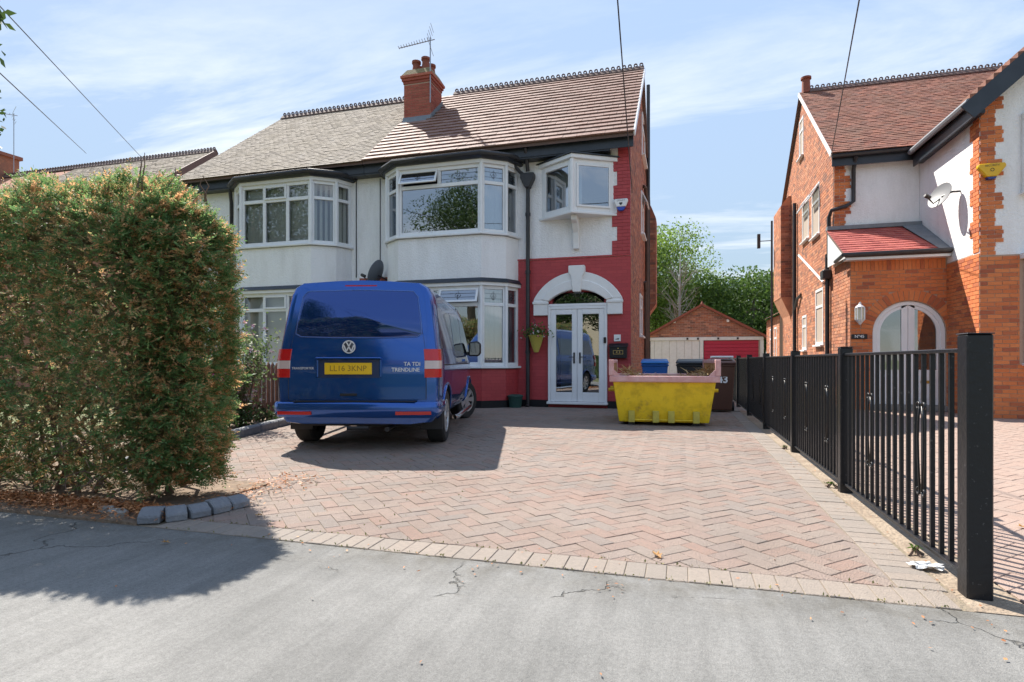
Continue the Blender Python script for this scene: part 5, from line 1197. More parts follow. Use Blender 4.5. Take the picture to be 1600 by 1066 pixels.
MB().tube([(x, yrear(z)-.006, z) for x, z in [(-.80,.60),(-.80,.86),(-.80,1.1),(-.775,1.25),(-.72,1.55),(-.665,1.77)]], .006, 4).tube([(x, yrear(z)-.006, z) for x, z in [(.80,.60),(.80,.86),(.80,1.1),(.775,1.25),(.72,1.55),(.665,1.77)]], .006, 4).tube([(-.80,yrear(.6)-.004,.598),(.80,yrear(.6)-.004,.598)], .007, 4).build('tailgate_seam', TRIM, gate)
# blanked rear window: a proud smooth panel with rounded corners
pw_ = [(-.735,1.36),(-.67,1.325),(-.3,1.312),(.3,1.312),(.69,1.325),(.745,1.36),(.725,1.55),(.685,1.80),(.63,1.865),(.0,1.88),(-.62,1.865),(-.675,1.80),(-.715,1.55)]
vs = [(x, yrear(z)-.013, z) for x, z in pw_]; c0 = (0, yrear(1.58)-.026, 1.58); inn = [(x*.965, yrear(z)-.024, 1.58+(z-1.58)*.95) for x, z in pw_]; k = len(vs)
bp_ = MB().add(vs+inn+[c0], [(i,(i+1)%k,k+(i+1)%k,k+i) for i in range(k)]+[(k+i,k+(i+1)%k,2*k) for i in range(k)]).build('window_blank', mat('blue_window_panel', (.005,.045,.22), .05, metal=.7, coat=1.0), gate, smooth='all')
MB().tube([(x, yrear(z)-.014, z) for x, z in pw_+pw_[:1]], .007, 6).build('window_seal', mat('seal_blue', (.05,.13,.42), .3, coat=.8), bp_, smooth='all')
# number plate recess and plate
rx = -.10
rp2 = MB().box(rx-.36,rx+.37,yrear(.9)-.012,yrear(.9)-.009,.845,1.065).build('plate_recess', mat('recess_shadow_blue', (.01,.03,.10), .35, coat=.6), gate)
MB().box(rx-.375,rx+.385,yrear(.9)-.05,yrear(.9)-.008,1.06,1.085).box(rx-.375,rx-.35,yrear(.9)-.028,yrear(.9)-.008,.85,1.06).box(rx+.36,rx+.385,yrear(.9)-.028,yrear(.9)-.008,.85,1.06).build('plate_surround', BLUE, gate, bevel=.008)
pl = MB().box(rx-.275,rx+.275,yrear(.9)-.028,yrear(.9)-.013,.885,1.02).build('number_plate', PLATE, gate, bevel=.004)
text_part('plate_lettering', 'LL16 3KNP', .092, INK, pl, (rx, yrear(.9)-.0285, .953), ext=.001)
text_part('badge_lettering', 'TRANSPORTER', .038, LETT, gate, (-.632, yrear(.95)-.0125, .955), ext=.002)
text_part('badge_lettering', 'TA TDI', .062, LETT, gate, (.64, yrear(1.0)-.0125, 1.005), ext=.003, bold=.001)
text_part('badge_lettering', 'TRENDLINE', .062, LETT, gate, (.565, yrear(.95)-.0125, .938), ext=.003, bold=.001)
# round badge with the two letters in it
bz, bx = 1.205, -.10
em = MB().lathe([(.001,0),(.078,0),(.078,-.012),(.066,-.018),(.001,-.018)], (bx, yrear(bz)-.010, bz), 28, axis='y').build('badge', mat('badge_dark', (.06,.065,.08), .3), gate, smooth=True)
mb = MB(); yb_ = yrear(bz)-.031
ringm = MB(); ring(ringm, (bx, yb_, bz), .064, .077, .006, 28); ringm.build('badge_ring', LETT, em)
for pts_ in ([(-.028,.056),(0,.006),(.028,.056)], [(-.058,.018),(-.03,-.052),(0,.0),(.03,-.052),(.058,.018)]):
    for (a, b), (c, d) in zip(pts_, pts_[1:]): mb.bar((bx+a, yb_, bz+b), (bx+c, yb_, bz+d), .014, .006, up=(0,1,0))
mb.build('badge_letters', LETT, em)
MB().box(bx-.10,bx+.10,yrear(.66)-.016,yrear(.66)-.008,.635,.665).build('gate_handle', TRIM, gate, bevel=.006)
MB().box(-.20,.20,yrear(1.9)+.005,yrear(1.9)+.06,1.905,1.952).build('brake_light', REDL, van, bevel=.012)
# tail lights wrap the corner
for s in (-1, 1):
    pts = []
    for x, dy in ((.79,-.016),(.875,-.014),(.926,.0),(.953,.033),(.965,.09),(.965,.165)): pts.append((x, dy))
    def lamp(z0, z1, m, nm_, par):
        mb = MB(); n = len(pts); vs = []
        for z in (z0, (z0+z1)/2, z1):
            k = hw(z)-.95
            vs += [(s*(x+k*.9), yrear(z)+dy, z) for x, dy in pts]
        fs = [(r*n+i, r*n+i+1, (r+1)*n+i+1, (r+1)*n+i) for r in range(2) for i in range(n-1)]
        k = len(vs); vs += [(x*.95, y+.03, z) for x, y, z in vs]
        e = [i for i in range(n)]+[n+n-1, 2*n+n-1]+[2*n+i for i in range(n-2,-1,-1)]+[n]
        fs += [(e[i], k+e[i], k+e[(i+1)%len(e)], e[(i+1)%len(e)]) for i in range(len(e))]
        return mb.add(vs, fs).build(nm_, m, par, smooth=True)
    t0 = lamp(.85, .95, REDL, 'tail_light', van); lamp(.952, 1.045, CLEARL, 'indicator_lens', t0); lamp(1.047, 1.18, REDL, 'brake_lens', t0)
# bumper swept round the back
pathb = [(.965,.52),(.972,.30),(.965,.12),(.935,.03),(.87,-.02),(.6,-.045),(.0,-.055)]; pathb = pathb+[(-x, y) for x, y in pathb[-2::-1]]
profb = [(-.16,.578),(-.015,.572),(.0,.555),(.006,.50),(.0,.45),(-.03,.40),(-.10,.385),(-.16,.385)]
mb = MB(); vs = []; nb = len(profb)
for i, (x, y) in enumerate(pathb):
    a = Vector(pathb[max(i-1,0)]); b = Vector(pathb[min(i+1,len(pathb)-1)]); d_ = (b-a).normalized(); nn = Vector((-d_.y, d_.x)); nn = nn if nn.dot(Vector((x, y-.6))) > 0 else -nn
    vs += [(x+nn.x*o, y+nn.y*o, z) for o, z in profb]
mb.add(vs, [(i*nb+j, i*nb+j+1, (i+1)*nb+j+1, (i+1)*nb+j) for i in range(len(pathb)-1) for j in range(nb-1)])
bmp = mb.build('rear_bumper', BLUE, van, smooth=True)
for s in (-1, 1):
    a, b = sorted((s*.88, s*.48)); MB().add([(a,-.055+.035*(s<0),.43),(b,-.055+.035*(s>0),.43),(b,-.058+.035*(s>0),.468),(a,-.058+.035*(s<0),.468),(a,.02,.43),(b,.02,.43),(b,.02,.468),(a,.02,.468)], [(0,1,2,3),(0,4,5,1),(3,2,6,7),(0,3,7,4),(1,5,6,2)]).build('reflector', REDL, bmp)
MB().box(-.70,.70,-.045,.10,.579,.584).build('step_pad', TRIM, bmp)
MB().box(-.70,.70,.45,4.5,.25,.45).box(-.35,.35,.15,.5,.33,.40).build('underbody', TRIM, van)
MB().tube([(.35,.1,.25),(.35,.6,.25)], .03, 8).tube([(-.1,.05,.27),(.15,.05,.27)], .025, 6).build('exhaust', PIPE, van)
def wheel(x, y, s, steer, bearing=0):
    w_ = MB().lathe([(.205,-.10),(.27,-.115),(.315,-.108),(.335,-.085),(.338,0),(.335,.085),(.315,.108),(.27,.115),(.205,.10),(.205,-.10)], (0,0,0), 36, axis='x').build('wheel', TYRE, van, smooth=True)
    w_.location = (x, y, 0)                            # mesh is centred over its contact point
    # rim dish and five double spokes
    r_ = MB().lathe([(.207,.10),(.20,.105),(.19,.06),(.05,.035),(.001,.035)], (0,0,0), 36, axis='x')
    r_.lathe([(.207,-.1),(.19,-.05),(.001,-.05)], (0,0,0), 36, axis='x')
    rr2 = r_.build('rim_well', TRIM, w_, smooth=True, fix=True)
    sp_ = MB(); sp_.lathe([(.001,.096),(.05,.094),(.06,.08),(.06,.05)], (0,0,0), 20, axis='x')
    for k in range(7):
        a_ = 2*math.pi*k/7+bearing; c1 = Vector((0, math.cos(a_), math.sin(a_))); c2 = Vector((0, -math.sin(a_), math.cos(a_)))
        q = [c1*.045-c2*.026, c1*.205-c2*.046, c1*.205+c2*.046, c1*.045+c2*.026]
        sp_.add([(.088, p.y, p.z) for p in q[:1]]+[(.10, p.y, p.z) for p in q[1:3]]+[(.088, q[3].y, q[3].z)]+[(.06, p.y, p.z) for p in q], [(0,1,2,3),(0,4,5,1),(1,5,6,2),(2,6,7,3)])
    sp_.lathe([(.19,.085),(.193,.104),(.208,.108),(.214,.10)], (0,0,0), 36, axis='x')
    sp_.build('hub_cap', RIMM, w_, smooth=True)
    w_.rotation_euler = (0, 0, steer+(math.pi if s < 0 else 0)); return w_
for y, st_ in ((AX[0], 0), (AX[1], R(-26))):
    for s in (-1, 1): wheel(s*.83, y, s, st_)
for s in (-1, 1):
    a, b = sorted((s*.66, s*.94)); MB().box(a,b,.50,.515,.20,.48).build('mud_flap', TRIM, van, bevel=.006)
# side glass, door lines, sill bar, mirrors
def side_patch(poly, s, off, name, m, par, thick=.02):
    vs = [(s*(hw(z)+off), y, z) for y, z in poly]; k = len(vs); return MB().add(vs+[(s*(hw(z)-thick), y, z) for y, z in poly], [list(range(k))]+[(i, k+i, k+(i+1)%k, (i+1)%k) for i in range(k)]).build(name, m, par)
for s in (-1, 1):
    for y0, y1, d0, d1 in ((.38,1.62,.10,0),(1.72,2.72,0,0)):
        side_patch([(y0,1.20),(y1,1.20),(y1,1.42),(y1-d1,1.70),(y0+d0+.02,1.70),(y0+.02,1.42)], s, .006, 'side_window', VGLASS if y0 > 1 else mat('blanked_side_panel', (.03,.02,.06), .2, coat=1), van)
    side_patch([(2.82,1.18),(3.92,1.16),(3.80,1.36),(3.42,1.70),(2.84,1.71)], s, .006, 'door_window', VGLASS, van)
    side_patch([(y, z) for y, z in ((2.775,.42),(2.79,.42),(2.79,1.72),(2.775,1.72))], s, .004, 'door_seam', TRIM, van, .01)
    side_patch([(1.665,.42),(1.68,.42),(1.68,1.72),(1.665,1.72)], s, .004, 'door_seam', TRIM, van, .01)
    side_patch([(.5,.985),(3.95,.985),(3.95,1.0),(.5,1.0)], s, .004, 'waist_crease', TRIM, van, .01)
    side_patch([(2.90,1.03),(3.06,1.03),(3.06,1.07),(2.90,1.07)], s, .03, 'door_handle', BLUE, van)
    MB().tube([(s*.97,1.45,.26),(s*1.0,1.55,.26),(s*1.0,3.45,.26),(s*.97,3.55,.26)], .036, 10).build('side_bar', CHROME, van, smooth=True)
    mi = MB().prism([(-.02,-.10),(.16,-.10),(.20,-.04),(.20,.12),(.14,.17),(-.02,.15)], lambda a, b, t, s=s: (s*(.98+a), t, 1.22+b), 3.62, 3.78).build('mirror', TRIM, van, bevel=.03, seg=3)
    MB().prism([(.01,-.075),(.15,-.075),(.175,-.03),(.175,.11),(.13,.14),(.01,.125)], lambda a, b, t, s=s: (s*(.98+a), t, 1.22+b), 3.613, 3.617).build('mirror_glass', mat('mirror_glass', (.16,.17,.19), .05, metal=1), mi)
    MB().bar((s*.90,3.70,1.17),(s*1.0,3.70,1.17),.08,.06).build('mirror_arm', TRIM, mi)
    for y in AX:
        arch_ = MB()
        pr_ = [(y+.41*math.cos(a), .34+.41*math.sin(a)) for a in [math.pi*i/16 for i in range(17)]]
        arch_.tube([(s*(hw(z)+.004), yy, z) for yy, z in pr_], .016, 6)
        arch_.build('arch_lip', BLUE, van, smooth='all')
MB().add([(-.60,3.50,1.935),(.60,3.50,1.935),(.80,4.33,1.245),(-.80,4.33,1.245)], [(0,1,2,3)]).build('windscreen', VGLASS, van)
van.location = (-3.57, 5.83, 0); van.rotation_euler = (0, 0, R(15.2))

# ------------------------------------------------------------------ skip
YEL = mat('scuffed_yellow_paint', (.86,.60,.012), .5, noise=.6, nscale=3.4, col2=(.40,.22,.04), nlo=.56, nhi=.66, grime=.75, gscale=5.5, bump=.8, bscale=6)
PKP = mat('faded_pink_paint', (.62,.33,.31), .6, noise=.6, nscale=7, col2=(.74,.52,.50), bump=.2, bscale=20)
RUST = mat('rusty_inside', (.36,.17,.06), .9, noise=.8, nscale=8, col2=(.50,.32,.14), bump=.8, bscale=25, stretch=(1,1,.35))
sk = thing('skip', (0,0,0), 'scuffed yellow skip with pink rim and raised ends, in front of the bins', 'skip')
bw, tw_, ln0, ln1 = .70, .80, 0.0, 1.75
def shell(d, z0):
    b0, t0 = bw-d, tw_-d
    V = [(-b0,ln0+.10+d,z0),(b0,ln0+.10+d,z0),(b0,ln1-.10-d,z0),(-b0,ln1-.10-d,z0), (-t0,ln0+d,.74),(t0,ln0+d,.74),(t0,ln1-d,.74),(-t0,ln1-d,.74), (-t0-.02,ln0+d,1.03),(t0+.02,ln0+d,1.03),(t0+.02,ln1-d,1.03),(-t0-.02,ln1-d,1.03)]
    return V, [(0,1,5,4),(2,3,7,6),(1,2,6,5),(5,6,10,9),(3,0,4,7),(7,4,8,11),(3,2,1,0)]
V, Fc = shell(0, .05); body_ = MB().add(V, Fc).build('body', YEL, sk, bevel=.01)
V, Fc = shell(.025, .09); MB().add(V, [f[::-1] for f in Fc]).build('lining', RUST, sk, fix=False)
MB().box(-tw_-.05,tw_+.05,-.045,.03,.70,.80).build('end_rim', PKP, sk, bevel=.01); MB().box(-tw_-.05,tw_+.05,ln1-.03,ln1+.045,.70,.80).build('end_rim', PKP, sk, bevel=.01)
for s in (-1, 1):
    a, b = sorted((s*(tw_-.02), s*(tw_+.06))); MB().box(a,b,-.046,.035,.802,1.06).build('corner_flange', PKP, sk, bevel=.008); MB().box(a,b,ln1-.035,ln1+.046,.802,1.06).build('corner_flange', PKP, sk, bevel=.008)
    MB().box(a,b,.037,ln1-.037,1.0,1.06).build('side_rim', PKP, sk, bevel=.008)
    MB().add([(s*(tw_-.02),-.03,.80),(s*(tw_-.12),-.03,.80),(s*(tw_-.02),-.03,.90),(s*(tw_-.02),.03,.80),(s*(tw_-.12),.03,.80),(s*(tw_-.02),.03,.90)], [(0,1,2),(5,4,3),(0,3,4,1),(1,4,5,2)]).build('gusset', PKP, sk)
    for yy in (.5, 1.25): MB().tube([(s*(tw_-.03),yy,.55),(s*(tw_+.09),yy,.55)], .03, 10).build('lifting_lug', YEL, sk)
for x in (-.50,-.12,.12,.50):
    MB().box(x-.05,x+.05,.015,.11,.05,.235).build('skid_bracket', mat('pale_yellow_paint', (.58,.50,.08), .6, noise=.6, nscale=12, col2=(.40,.32,.07)), sk, bevel=.006)
MB().tube([(-.45,.045,.09),(.48,.045,.09)], .014, 6).build('tie_bar', YEL, sk); MB().box(-.55,-.45,.1,1.6,0,.05).box(.45,.55,.1,1.6,0,.05).build('skid', PIPE, sk)
n = 900; P = np.stack([RNG.uniform(-.7,.7,n), RNG.uniform(.1,1.6,n), RNG.uniform(.58,.70,n)], 1); a = RNG.uniform(0,6.3,n)
P[:,2] += .22*(np.abs(P[:,0])/.7)**2
st_ = mesh_np('straw', leaf_quads(P, unit(np.stack([np.cos(a),np.sin(a),RNG.normal(.25,.3,n)],1)), unit(np.array([0,0,1.])+RNG.normal(0,.4,(n,3))), RNG.uniform(.12,.3,n), RNG.uniform(.008,.02,n)), None, mat('straw', [(.50,.32,.13),(.42,.25,.10),(.56,.40,.19)], .9, rand=True))
st_.location = Vector((-.255, 9.5, 0))+Vector(WL[st_.name]).xyz; st_.rotation_euler = (0,0,R(4)); tag(st_, 'dry straw and trimmings filling the yellow skip', 'straw', kind='stuff')
MB().box(-.70,.70,.10,1.6,.10,.60).build('rubble_fill', RUST, sk)
sk.location = (-.255, 9.5, 0); sk.rotation_euler = (0, 0, R(4))

# ------------------------------------------------------------------ wheelie bins
def wheelie(loc, rz, cb_, cl_, label, number=False):
    t = thing('wheelie_bin', (0,0,0), label, 'bin', 'wheelie bins behind the skip'); bm_ = mat('bin_plastic', cb_, .5, grime=.2, gscale=5); lm_ = mat('bin_lid_plastic', cl_, .45, grime=.15, gscale=5)
    MB().add([(-.20,-.20,.04),(.20,-.20,.04),(.20,.24,.04),(-.20,.24,.04),(-.26,-.29,.92),(.26,-.29,.92),(.26,.30,.92),(-.26,.30,.92)], [(0,1,5,4),(1,2,6,5),(2,3,7,6),(3,0,4,7),(3,2,1,0)]).box(-.28,.28,-.31,.31,.92,.975).build('body', bm_, t, bevel=.02)
    MB().add([(-.29,-.34,.978),(.29,-.34,.978),(.29,.30,1.02),(-.29,.30,1.02),(-.27,-.31,1.03),(.27,-.31,1.03),(.27,.28,1.08),(-.27,.28,1.08)], [(4,5,6,7),(0,1,5,4),(1,2,6,5),(2,3,7,6),(3,0,4,7),(3,2,1,0)]).build('lid', lm_, t, bevel=.02)
    MB().tube([(-.22,.36,.98),(.22,.36,.98)], .016, 8).box(-.24,-.2,.29,.37,.95,1.0).box(.2,.24,.29,.37,.95,1.0).build('handle', bm_, t)
    for s in (-1, 1): MB().lathe([(.001,-.03),(.09,-.03),(.1,-.02),(.1,.02),(.09,.03),(.001,.03)], (s*.23,.25,.10), 16, axis='x').build('wheel', TRIM, t, smooth=True)
    if number:
        text_part('number_sticker', '43', .20, mat('white_vinyl', (.8,.8,.8), .5), t, (.03,-.273,.66), rot=(R(84.5),0,0), ext=.002, bold=.006)
    t.location = loc; t.rotation_euler = (0,0,rz); return t
wheelie((-.52,12.55,0), R(3), (.01,.10,.36), (.015,.15,.45), 'bright blue wheelie bin behind the left side of the skip')
wheelie((.20,12.6,0), R(-2), (.02,.022,.026), (.03,.034,.042), 'black wheelie bin with black lid between the blue and the brown bin')
bb = wheelie((.80,12.55,0), R(-3), (.105,.045,.03), (.12,.052,.036), 'brown wheelie bin marked 43 beside the black fence', True)
tr = MB().box(.60,1.02,12.35,12.72,1.09,1.105).tube([(.60,12.35,1.12),(1.02,12.35,1.12)], .018, 8).tube([(.60,12.72,1.12),(1.02,12.72,1.12)], .018, 8).build('white_tray', WHITE, bevel=.005); tag(tr, 'shallow white tray lying on the brown bin lid', 'tray')

# ------------------------------------------------------------------ things on the walls
t = thing('post_box', (-1.28,12.66,1.08), 'black post box with gold number 43 right of the door', 'post box')
MB().box(-1.47,-1.10,12.56,12.69,1.09,1.34).build('body', BLACK, t, bevel=.012); MB().add([(-1.49,12.54,1.345),(-1.08,12.54,1.345),(-1.08,12.69,1.42),(-1.49,12.69,1.42),(-1.49,12.54,1.33),(-1.08,12.54,1.33),(-1.08,12.69,1.34),(-1.49,12.69,1.34)], [(0,1,2,3),(0,4,5,1),(1,5,6,2),(3,2,6,7),(0,3,7,4),(4,7,6,5)]).build('lid', BLACK, t, bevel=.006)
GOLD = mat('gold_paint', (.60,.44,.16), .35, metal=.6)
mb = MB(); [mb.box(*q) for q in ((-1.39,-1.18,12.552,12.559,1.255,1.262),(-1.39,-1.18,12.552,12.559,1.178,1.185),(-1.39,-1.383,12.552,12.559,1.185,1.255),(-1.187,-1.18,12.552,12.559,1.185,1.255))]; mb.build('number_frame', GOLD, t)
text_part('numerals', '4 3', .075, GOLD, t, (-1.285,12.556,1.22), ext=.002); MB().lathe([(.001,0),(.012,0),(.012,-.012),(.001,-.012)], (-1.285,12.558,1.305), 12, axis='y').build('lock', GOLD, t)
t = MB().box(-1.385,-1.24,12.665,12.69,1.46,1.605).build('wall_plaque', STUCCO, bevel=.004); tag(t, 'small white plaque above the black post box', 'plaque')
MB().box(-1.35,-1.28,12.661,12.664,1.50,1.512).box(-1.32,-1.27,12.661,12.664,1.515,1.525).build('plaque_picture', PIPE, t)
t = thing('alarm_box', (-1.23,12.68,4.3), 'white and blue shield shaped alarm box on the red corner quoin', 'alarm box')
MB().prism([(-.14,4.53),(.14,4.53),(.15,4.48),(.10,4.36),(-.10,4.36),(-.15,4.48)], lambda a,b,t_: (-1.23+a,t_,b), 12.60, 12.688).build('cover', WHITE, t, bevel=.015)
MB().prism([(-.098,4.357),(.098,4.357),(.06,4.29),(.03,4.275),(-.03,4.275),(-.06,4.29)], lambda a,b,t_: (-1.23+a,t_,b), 12.605, 12.688).build('blue_base', mat('alarm_blue', (.02,.06,.40), .3), t, bevel=.008)
text_part('alarm_lettering', 'SMART', .055, ALU, t, (-1.23,12.599,4.49), ext=.001); MB().prism([(0,-.03),(.035,.005),(.03,.028),(.01,.03),(0,.018),(-.01,.03),(-.03,.028),(-.035,.005)], lambda a,b,t_: (-1.23+a,t_,4.42+b), 12.595, 12.6).build('alarm_emblem', PIPE, t)
# hanging basket
t = thing('wall_basket', (-3.08,12.5,1.2), 'yellow cone wall basket with pink and white flowers beside the door', 'flower basket')
MB().lathe([(.001,0),(.05,.01),(.10,.14),(.165,.36),(.18,.38),(.17,.39),(.10,.36),(.001,.36)], (-3.08,12.5,1.22), 20).build('basket', mat('yellow_basket', (.50,.42,.08), .7, noise=.4, nscale=30, col2=(.38,.30,.06), bump=.5, bscale=60), t, smooth=True)
n = 420; P = RNG.normal(0, 1, (n,3))*np.array([.15,.10,.075])+np.array([-3.08,12.47,1.68]); mesh_np('leaves', leaf_quads(P, unit(RNG.normal(0,1,(n,3))), unit(RNG.normal(0,1,(n,3))), RNG.uniform(.04,.08,n), RNG.uniform(.02,.04,n)), t, LG2, kind='stuff')
V = []
for i in range(34): c = np.array([-3.08,12.44,1.68])+RNG.normal(0,1,3)*np.array([.16,.09,.08]); V.append(leaf_quads(np.repeat(c[None],6,0), unit(RNG.normal(0,1,(6,3))+np.array([0,-.5,.3])), unit(RNG.normal(0,1,(6,3))), np.full(6,.03), np.full(6,.03)))
mesh_np('white_flowers', np.concatenate(V[:18]), t, mat('white_petal', (.75,.74,.72), .7), kind='stuff'); mesh_np('pink_flowers', np.concatenate(V[18:]), t, mat('rose_petal', [(.62,.12,.20),(.70,.22,.30)], .7, rand=True), kind='stuff')
MB().tube([(-3.2,12.68,1.95),(-3.12,12.5,1.97),(-3.08,12.5,1.62)], .007, 5).build('hook', PIPE, t)
# satellite dishes
def dish(loc, facing, r, m, label):
    t = thing('satellite_dish', (0,0,0), label, 'satellite dish'); prof = [(r*k/8, -.16*r*(1-(k/8)**2)) for k in range(9)]
    prof = [(max(.001, a), b) for a, b in prof]; back = [(a, b-.012) for a, b in prof[::-1]]
    MB().lathe(prof+back, (0,0,0), 28, axis='y').build('reflector', m, t, smooth=True)
    MB().tube([(0,-.16*r,-.25*r),(0,.2*r,-.8*r),(0,.85*r,-.55*r)], .014, 6).build('feed_arm', PIPE, t); MB().lathe([(.001,-.06),(.035,-.06),(.04,.03),(.03,.06),(.001,.06)], (0,.85*r,-.5*r), 12, axis='y').build('receiver', PIPE, t, smooth=True)
    t.location = loc; t.rotation_euler = facing; return t
GREYD = mat('grey_dish', (.12,.14,.17), .5); PALED = mat('pale_dish', (.15,.155,.165), .5)
d1 = dish((-6.98,12.32,3.13), (R(22),0,R(92)), .33, GREYD, 'dark grey satellite dish above the van roof')
br = MB().tube([(-6.93,12.36,3.08),(-6.78,12.55,2.98),(-6.76,12.69,2.98)], .02, 6).build('dish_bracket', PIPE); br.parent = d1; br.matrix_parent_inverse = Matrix.LocRotScale(d1.location, d1.rotation_euler, None).inverted()
d2 = dish((4.92,13.35,4.32), (R(22),0,R(112)), .26, PALED, 'pale satellite dish on the white side wall of the orange brick house')
br = MB().tube([(4.95,13.33,4.28),(5.08,13.2,4.33),(5.215,13.2,4.33)], .02, 6).build('dish_bracket', PIPE); br.parent = d2; br.matrix_parent_inverse = Matrix.LocRotScale(d2.location, d2.rotation_euler, None).inverted()
# yellow alarm box on the wing
t = thing('alarm_box', (5.32,12.4,4.3), 'yellow alarm box on the orange quoin under the gable', 'alarm box')
YB = mat('yellow_alarm_plastic', (.72,.42,.01), .35)
MB().prism([(-.20,4.58),(.20,4.58),(.22,4.52),(.08,4.34),(-.08,4.34),(-.22,4.52)], lambda a,b,t_: (5.36+a,t_,b), 12.33, 12.43).build('cover', YB, t, bevel=.015); MB().prism([(-.075,4.337),(.075,4.337),(.05,4.30),(-.05,4.30)], lambda a,b,t_: (5.36+a,t_,b), 12.34, 12.43).build('blue_base', mat('alarm_navy', (.02,.04,.2), .3), t)
text_part('alarm_lettering', 'SECURITY', .05, PIPE, t, (5.36,12.329,4.535), ext=.001); rg = MB(); ring(rg, (5.36,12.327,4.46), .022, .03, .004, 14); rg.build('alarm_emblem', PIPE, t)
# wall lantern and number sign on the porch
t = thing('wall_lantern', (3.62,13.72,1.8), 'white wall lantern left of the arched porch door', 'lantern')
LX, LY = 3.62, 13.69
MB().lathe([(.001,2.28),(.02,2.26),(.03,2.22),(.09,2.17),(.095,2.15)], (LX,LY,0), 8).build('cap', WHITE, t); MB().lathe([(.095,1.90),(.085,1.88),(.04,1.83),(.02,1.80),(.001,1.79)], (LX,LY,0), 8).build('base', WHITE, t)
for k in range(8): a = k*math.pi/4; MB().bar((LX+.09*math.cos(a),LY+.09*math.sin(a),1.90),(LX+.09*math.cos(a),LY+.09*math.sin(a),2.15),.014,.014).build('glazing_bar', WHITE, t)
MB().lathe([(.075,1.905),(.075,2.145)], (LX,LY,0), 8).build('lantern_glass', mat('milky_glass', (.70,.66,.50), .3), t); MB().box(LX-.03,LX+.03,LY+.08,13.788,1.95,2.05).build('bracket', WHITE, t)
t = MB().box(3.48,3.78,13.765,13.788,1.50,1.60).build('house_sign', BLACK, bevel=.004); tag(t, 'black house number sign reading No 45 below the lantern', 'sign'); text_part('sign_lettering', 'Nº45', .085, STUCCO, t, (3.63,13.764,1.55), ext=.001, bold=.001)
# aerials
def aerial(base, hh, boom, label, n=12, size=.9, tilt=.12, group=None):
    t = thing('tv_aerial', base, label, 'aerial'); b = Vector(base); top = b+Vector((0,0,hh)); MB().tube([b, top], .016, 6).build('mast', ALU, t)
    bd = Vector(boom).normalized(); side = bd.cross(Vector((0,0,1))).normalized(); s = top-Vector((0,0,.06)); e = s+bd*size+Vector((0,0,-tilt)); bm2 = MB().tube([s-bd*.12, e], .012, 6).build('boom', ALU, t)
    for k in range(n): q = s.lerp(e, (k+1)/n); w_ = .10-.03*k/n; MB().tube([q-side*w_+Vector((0,0,.02)), q+side*w_+Vector((0,0,.02))], .008, 5).build('element', ALU, t)
    q = s.lerp(e, .05)
    for sg in (1, -1):
        for k in range(4): MB().tube([q+Vector((0,0,sg*.05))-bd*.03*k+Vector((0,0,sg*.09*k))-side*.22, q+Vector((0,0,sg*.05))-bd*.03*k+Vector((0,0,sg*.09*k))+side*.22], .006, 4).build('reflector_rod', ALU, t)
    return t
aerial((-6.43,14.25,7.95), 1.75, (-1,-.25,0), 'television aerial strapped to the red brick chimney', 12, .85, .22)
aerial((-27.1,17.6,9.0), 2.5, (-.5,-1,0), 'thin television aerial on the far left roof', 6, .8, .1)
# overhead cables
def cable(a, b, label, sag=.15):
    a, b = Vector(a), Vector(b); o = MB().tube([a.lerp(b, k/16)-Vector((0,0,sag*4*(k/16)*(1-k/16))) for k in range(17)], .009, 6, cap=False).build('overhead_cable', PIPE, fix=False); tag(o, label, 'cable', 'overhead telephone cables')
ext_ = lambda a, b, k: Vector(a)+(Vector(a)-Vector(b))*k
cable(ext_((-10.17,6.41,6.56),(-19.72,17.17,8.8),.9), (-19.72,17.17,8.8), 'overhead cable slanting down at left, ending at the roof behind the hedge', 0)
cable(ext_((-10.17,6.41,5.52),(-21.71,16.59,8.92),.9), (-21.71,16.59,8.92), 'lower left overhead cable ending behind the hedge top', 0)
cable(ext_((-.73,7.08,5.41),(-.98,12.47,4.6),1.2), (-.98,12.47,4.6), 'overhead cable running down to the corner of the semi with the red ground floor', 0)
cable(ext_((2.08,7.9,5.41),(3.40,15.15,5.84),1.2), (3.40,15.15,5.84), 'overhead cable running to the gable of the orange brick house', 0)
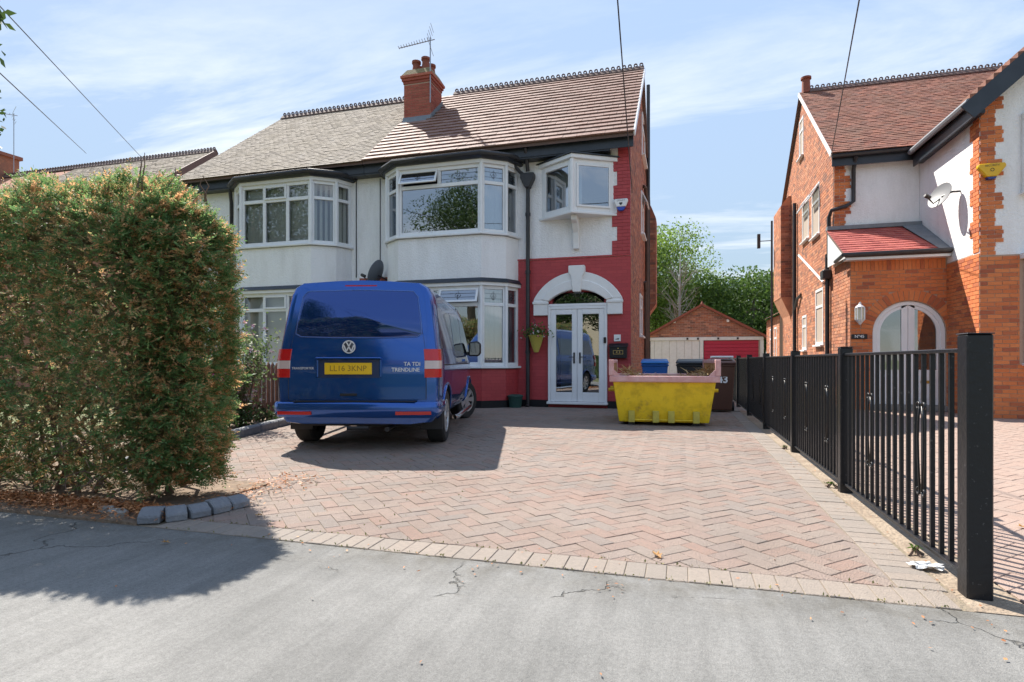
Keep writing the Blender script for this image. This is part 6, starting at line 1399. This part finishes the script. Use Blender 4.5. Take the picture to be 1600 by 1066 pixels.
# ------------------------------------------------------------------ small things on the ground
POTG = mat('green_plastic', (.02,.07,.06), .5)
t = thing('planter_tub', (-3.52,12.35,0), 'dark green tub with lid at the foot of the downpipe', 'tub'); MB().lathe([(.001,0),(.13,0),(.16,.22),(.17,.24),(.001,.24)], (-3.52,12.35,0), 18).build('tub', POTG, t, smooth=True); MB().lathe([(.18,.242),(.18,.265),(.12,.29),(.001,.295)], (-3.52,12.35,0), 18).build('lid', POTG, t, smooth=True)
def crumple(name, c, r, m, label, cat, hgt, seed, n=9):
    rd = random.Random(seed); V = []; Fc = []
    for i in range(n+1):
        for j in range(n+1):
            u, v = i/n*2-1, j/n*2-1; V.append((c[0]+u*r+rd.gauss(0,r*.07), c[1]+v*r*.6+rd.gauss(0,r*.07), max(.004, c[2]+.008+hgt*(math.sin(u*4+seed)*math.cos(v*3)*.4+.4+rd.uniform(-.25,.25))*(1-.5*(u*u+v*v)/2))))
    Fc = [(i*(n+1)+j, (i+1)*(n+1)+j, (i+1)*(n+1)+j+1, i*(n+1)+j+1) for i in range(n) for j in range(n) if math.hypot(i/n*2-1, j/n*2-1) < 1.12]
    o = MB().add(V, Fc).build(name, m, fix=False); tag(o, label, cat); return o
crumple('paper_scrap', (1.185,3.38,0), .075, mat('white_tissue', (.75,.75,.74), .8), 'crumpled white tissue at the foot of the thick fence post', 'paper', .03, 4)
DRY = mat('dry_leaf_skin', (.40,.20,.06), .7, noise=.6, nscale=40, col2=(.52,.33,.14), transl=.2)
def leaf(c, s, rz, label):
    V = []; outl = [(0,-1,0),(.35,-.55,.25),(.75,-.45,.5),(.5,.0,.22),(.8,.45,.55),(.3,.45,.2),(0,1.05,.4),(-.3,.45,.22),(-.8,.4,.6),(-.5,0,.2),(-.7,-.5,.45),(-.3,-.55,.2)]
    vs = [(0,0,.12*s)]+[(x*s*.7, y*s, z*s*.9) for x, y, z in outl]; k = len(outl); ca, sa = math.cos(rz), math.sin(rz)
    vs = [(c[0]+x*ca-y*sa, c[1]+x*sa+y*ca, .006+z) for x, y, z in vs]; mb = MB().add(vs, [(0,1+i,1+(i+1)%k) for i in range(k)]); a = Vector(vs[1]); mb.tube([a, a+Vector((-.03*sa,-.5*s,.01))], .0025, 4)
    o = mb.build('fallen_leaf', DRY, fix=False); tag(o, label, 'leaf', 'single fallen leaves')
leaf((-.12,3.18), .042, .6, 'curled brown leaf on the block paving at the front of the drive'); leaf((-2.83,2.62), .026, 2.0, 'brown leaf lying in the hedge shadow on the pavement'); leaf((2.05,4.35), .04, 1.2, 'red brown leaf on the drive right of the black fence')
leaf((-2.72,3.25), .03, 3.0, 'small brown leaf beside the edging stones')
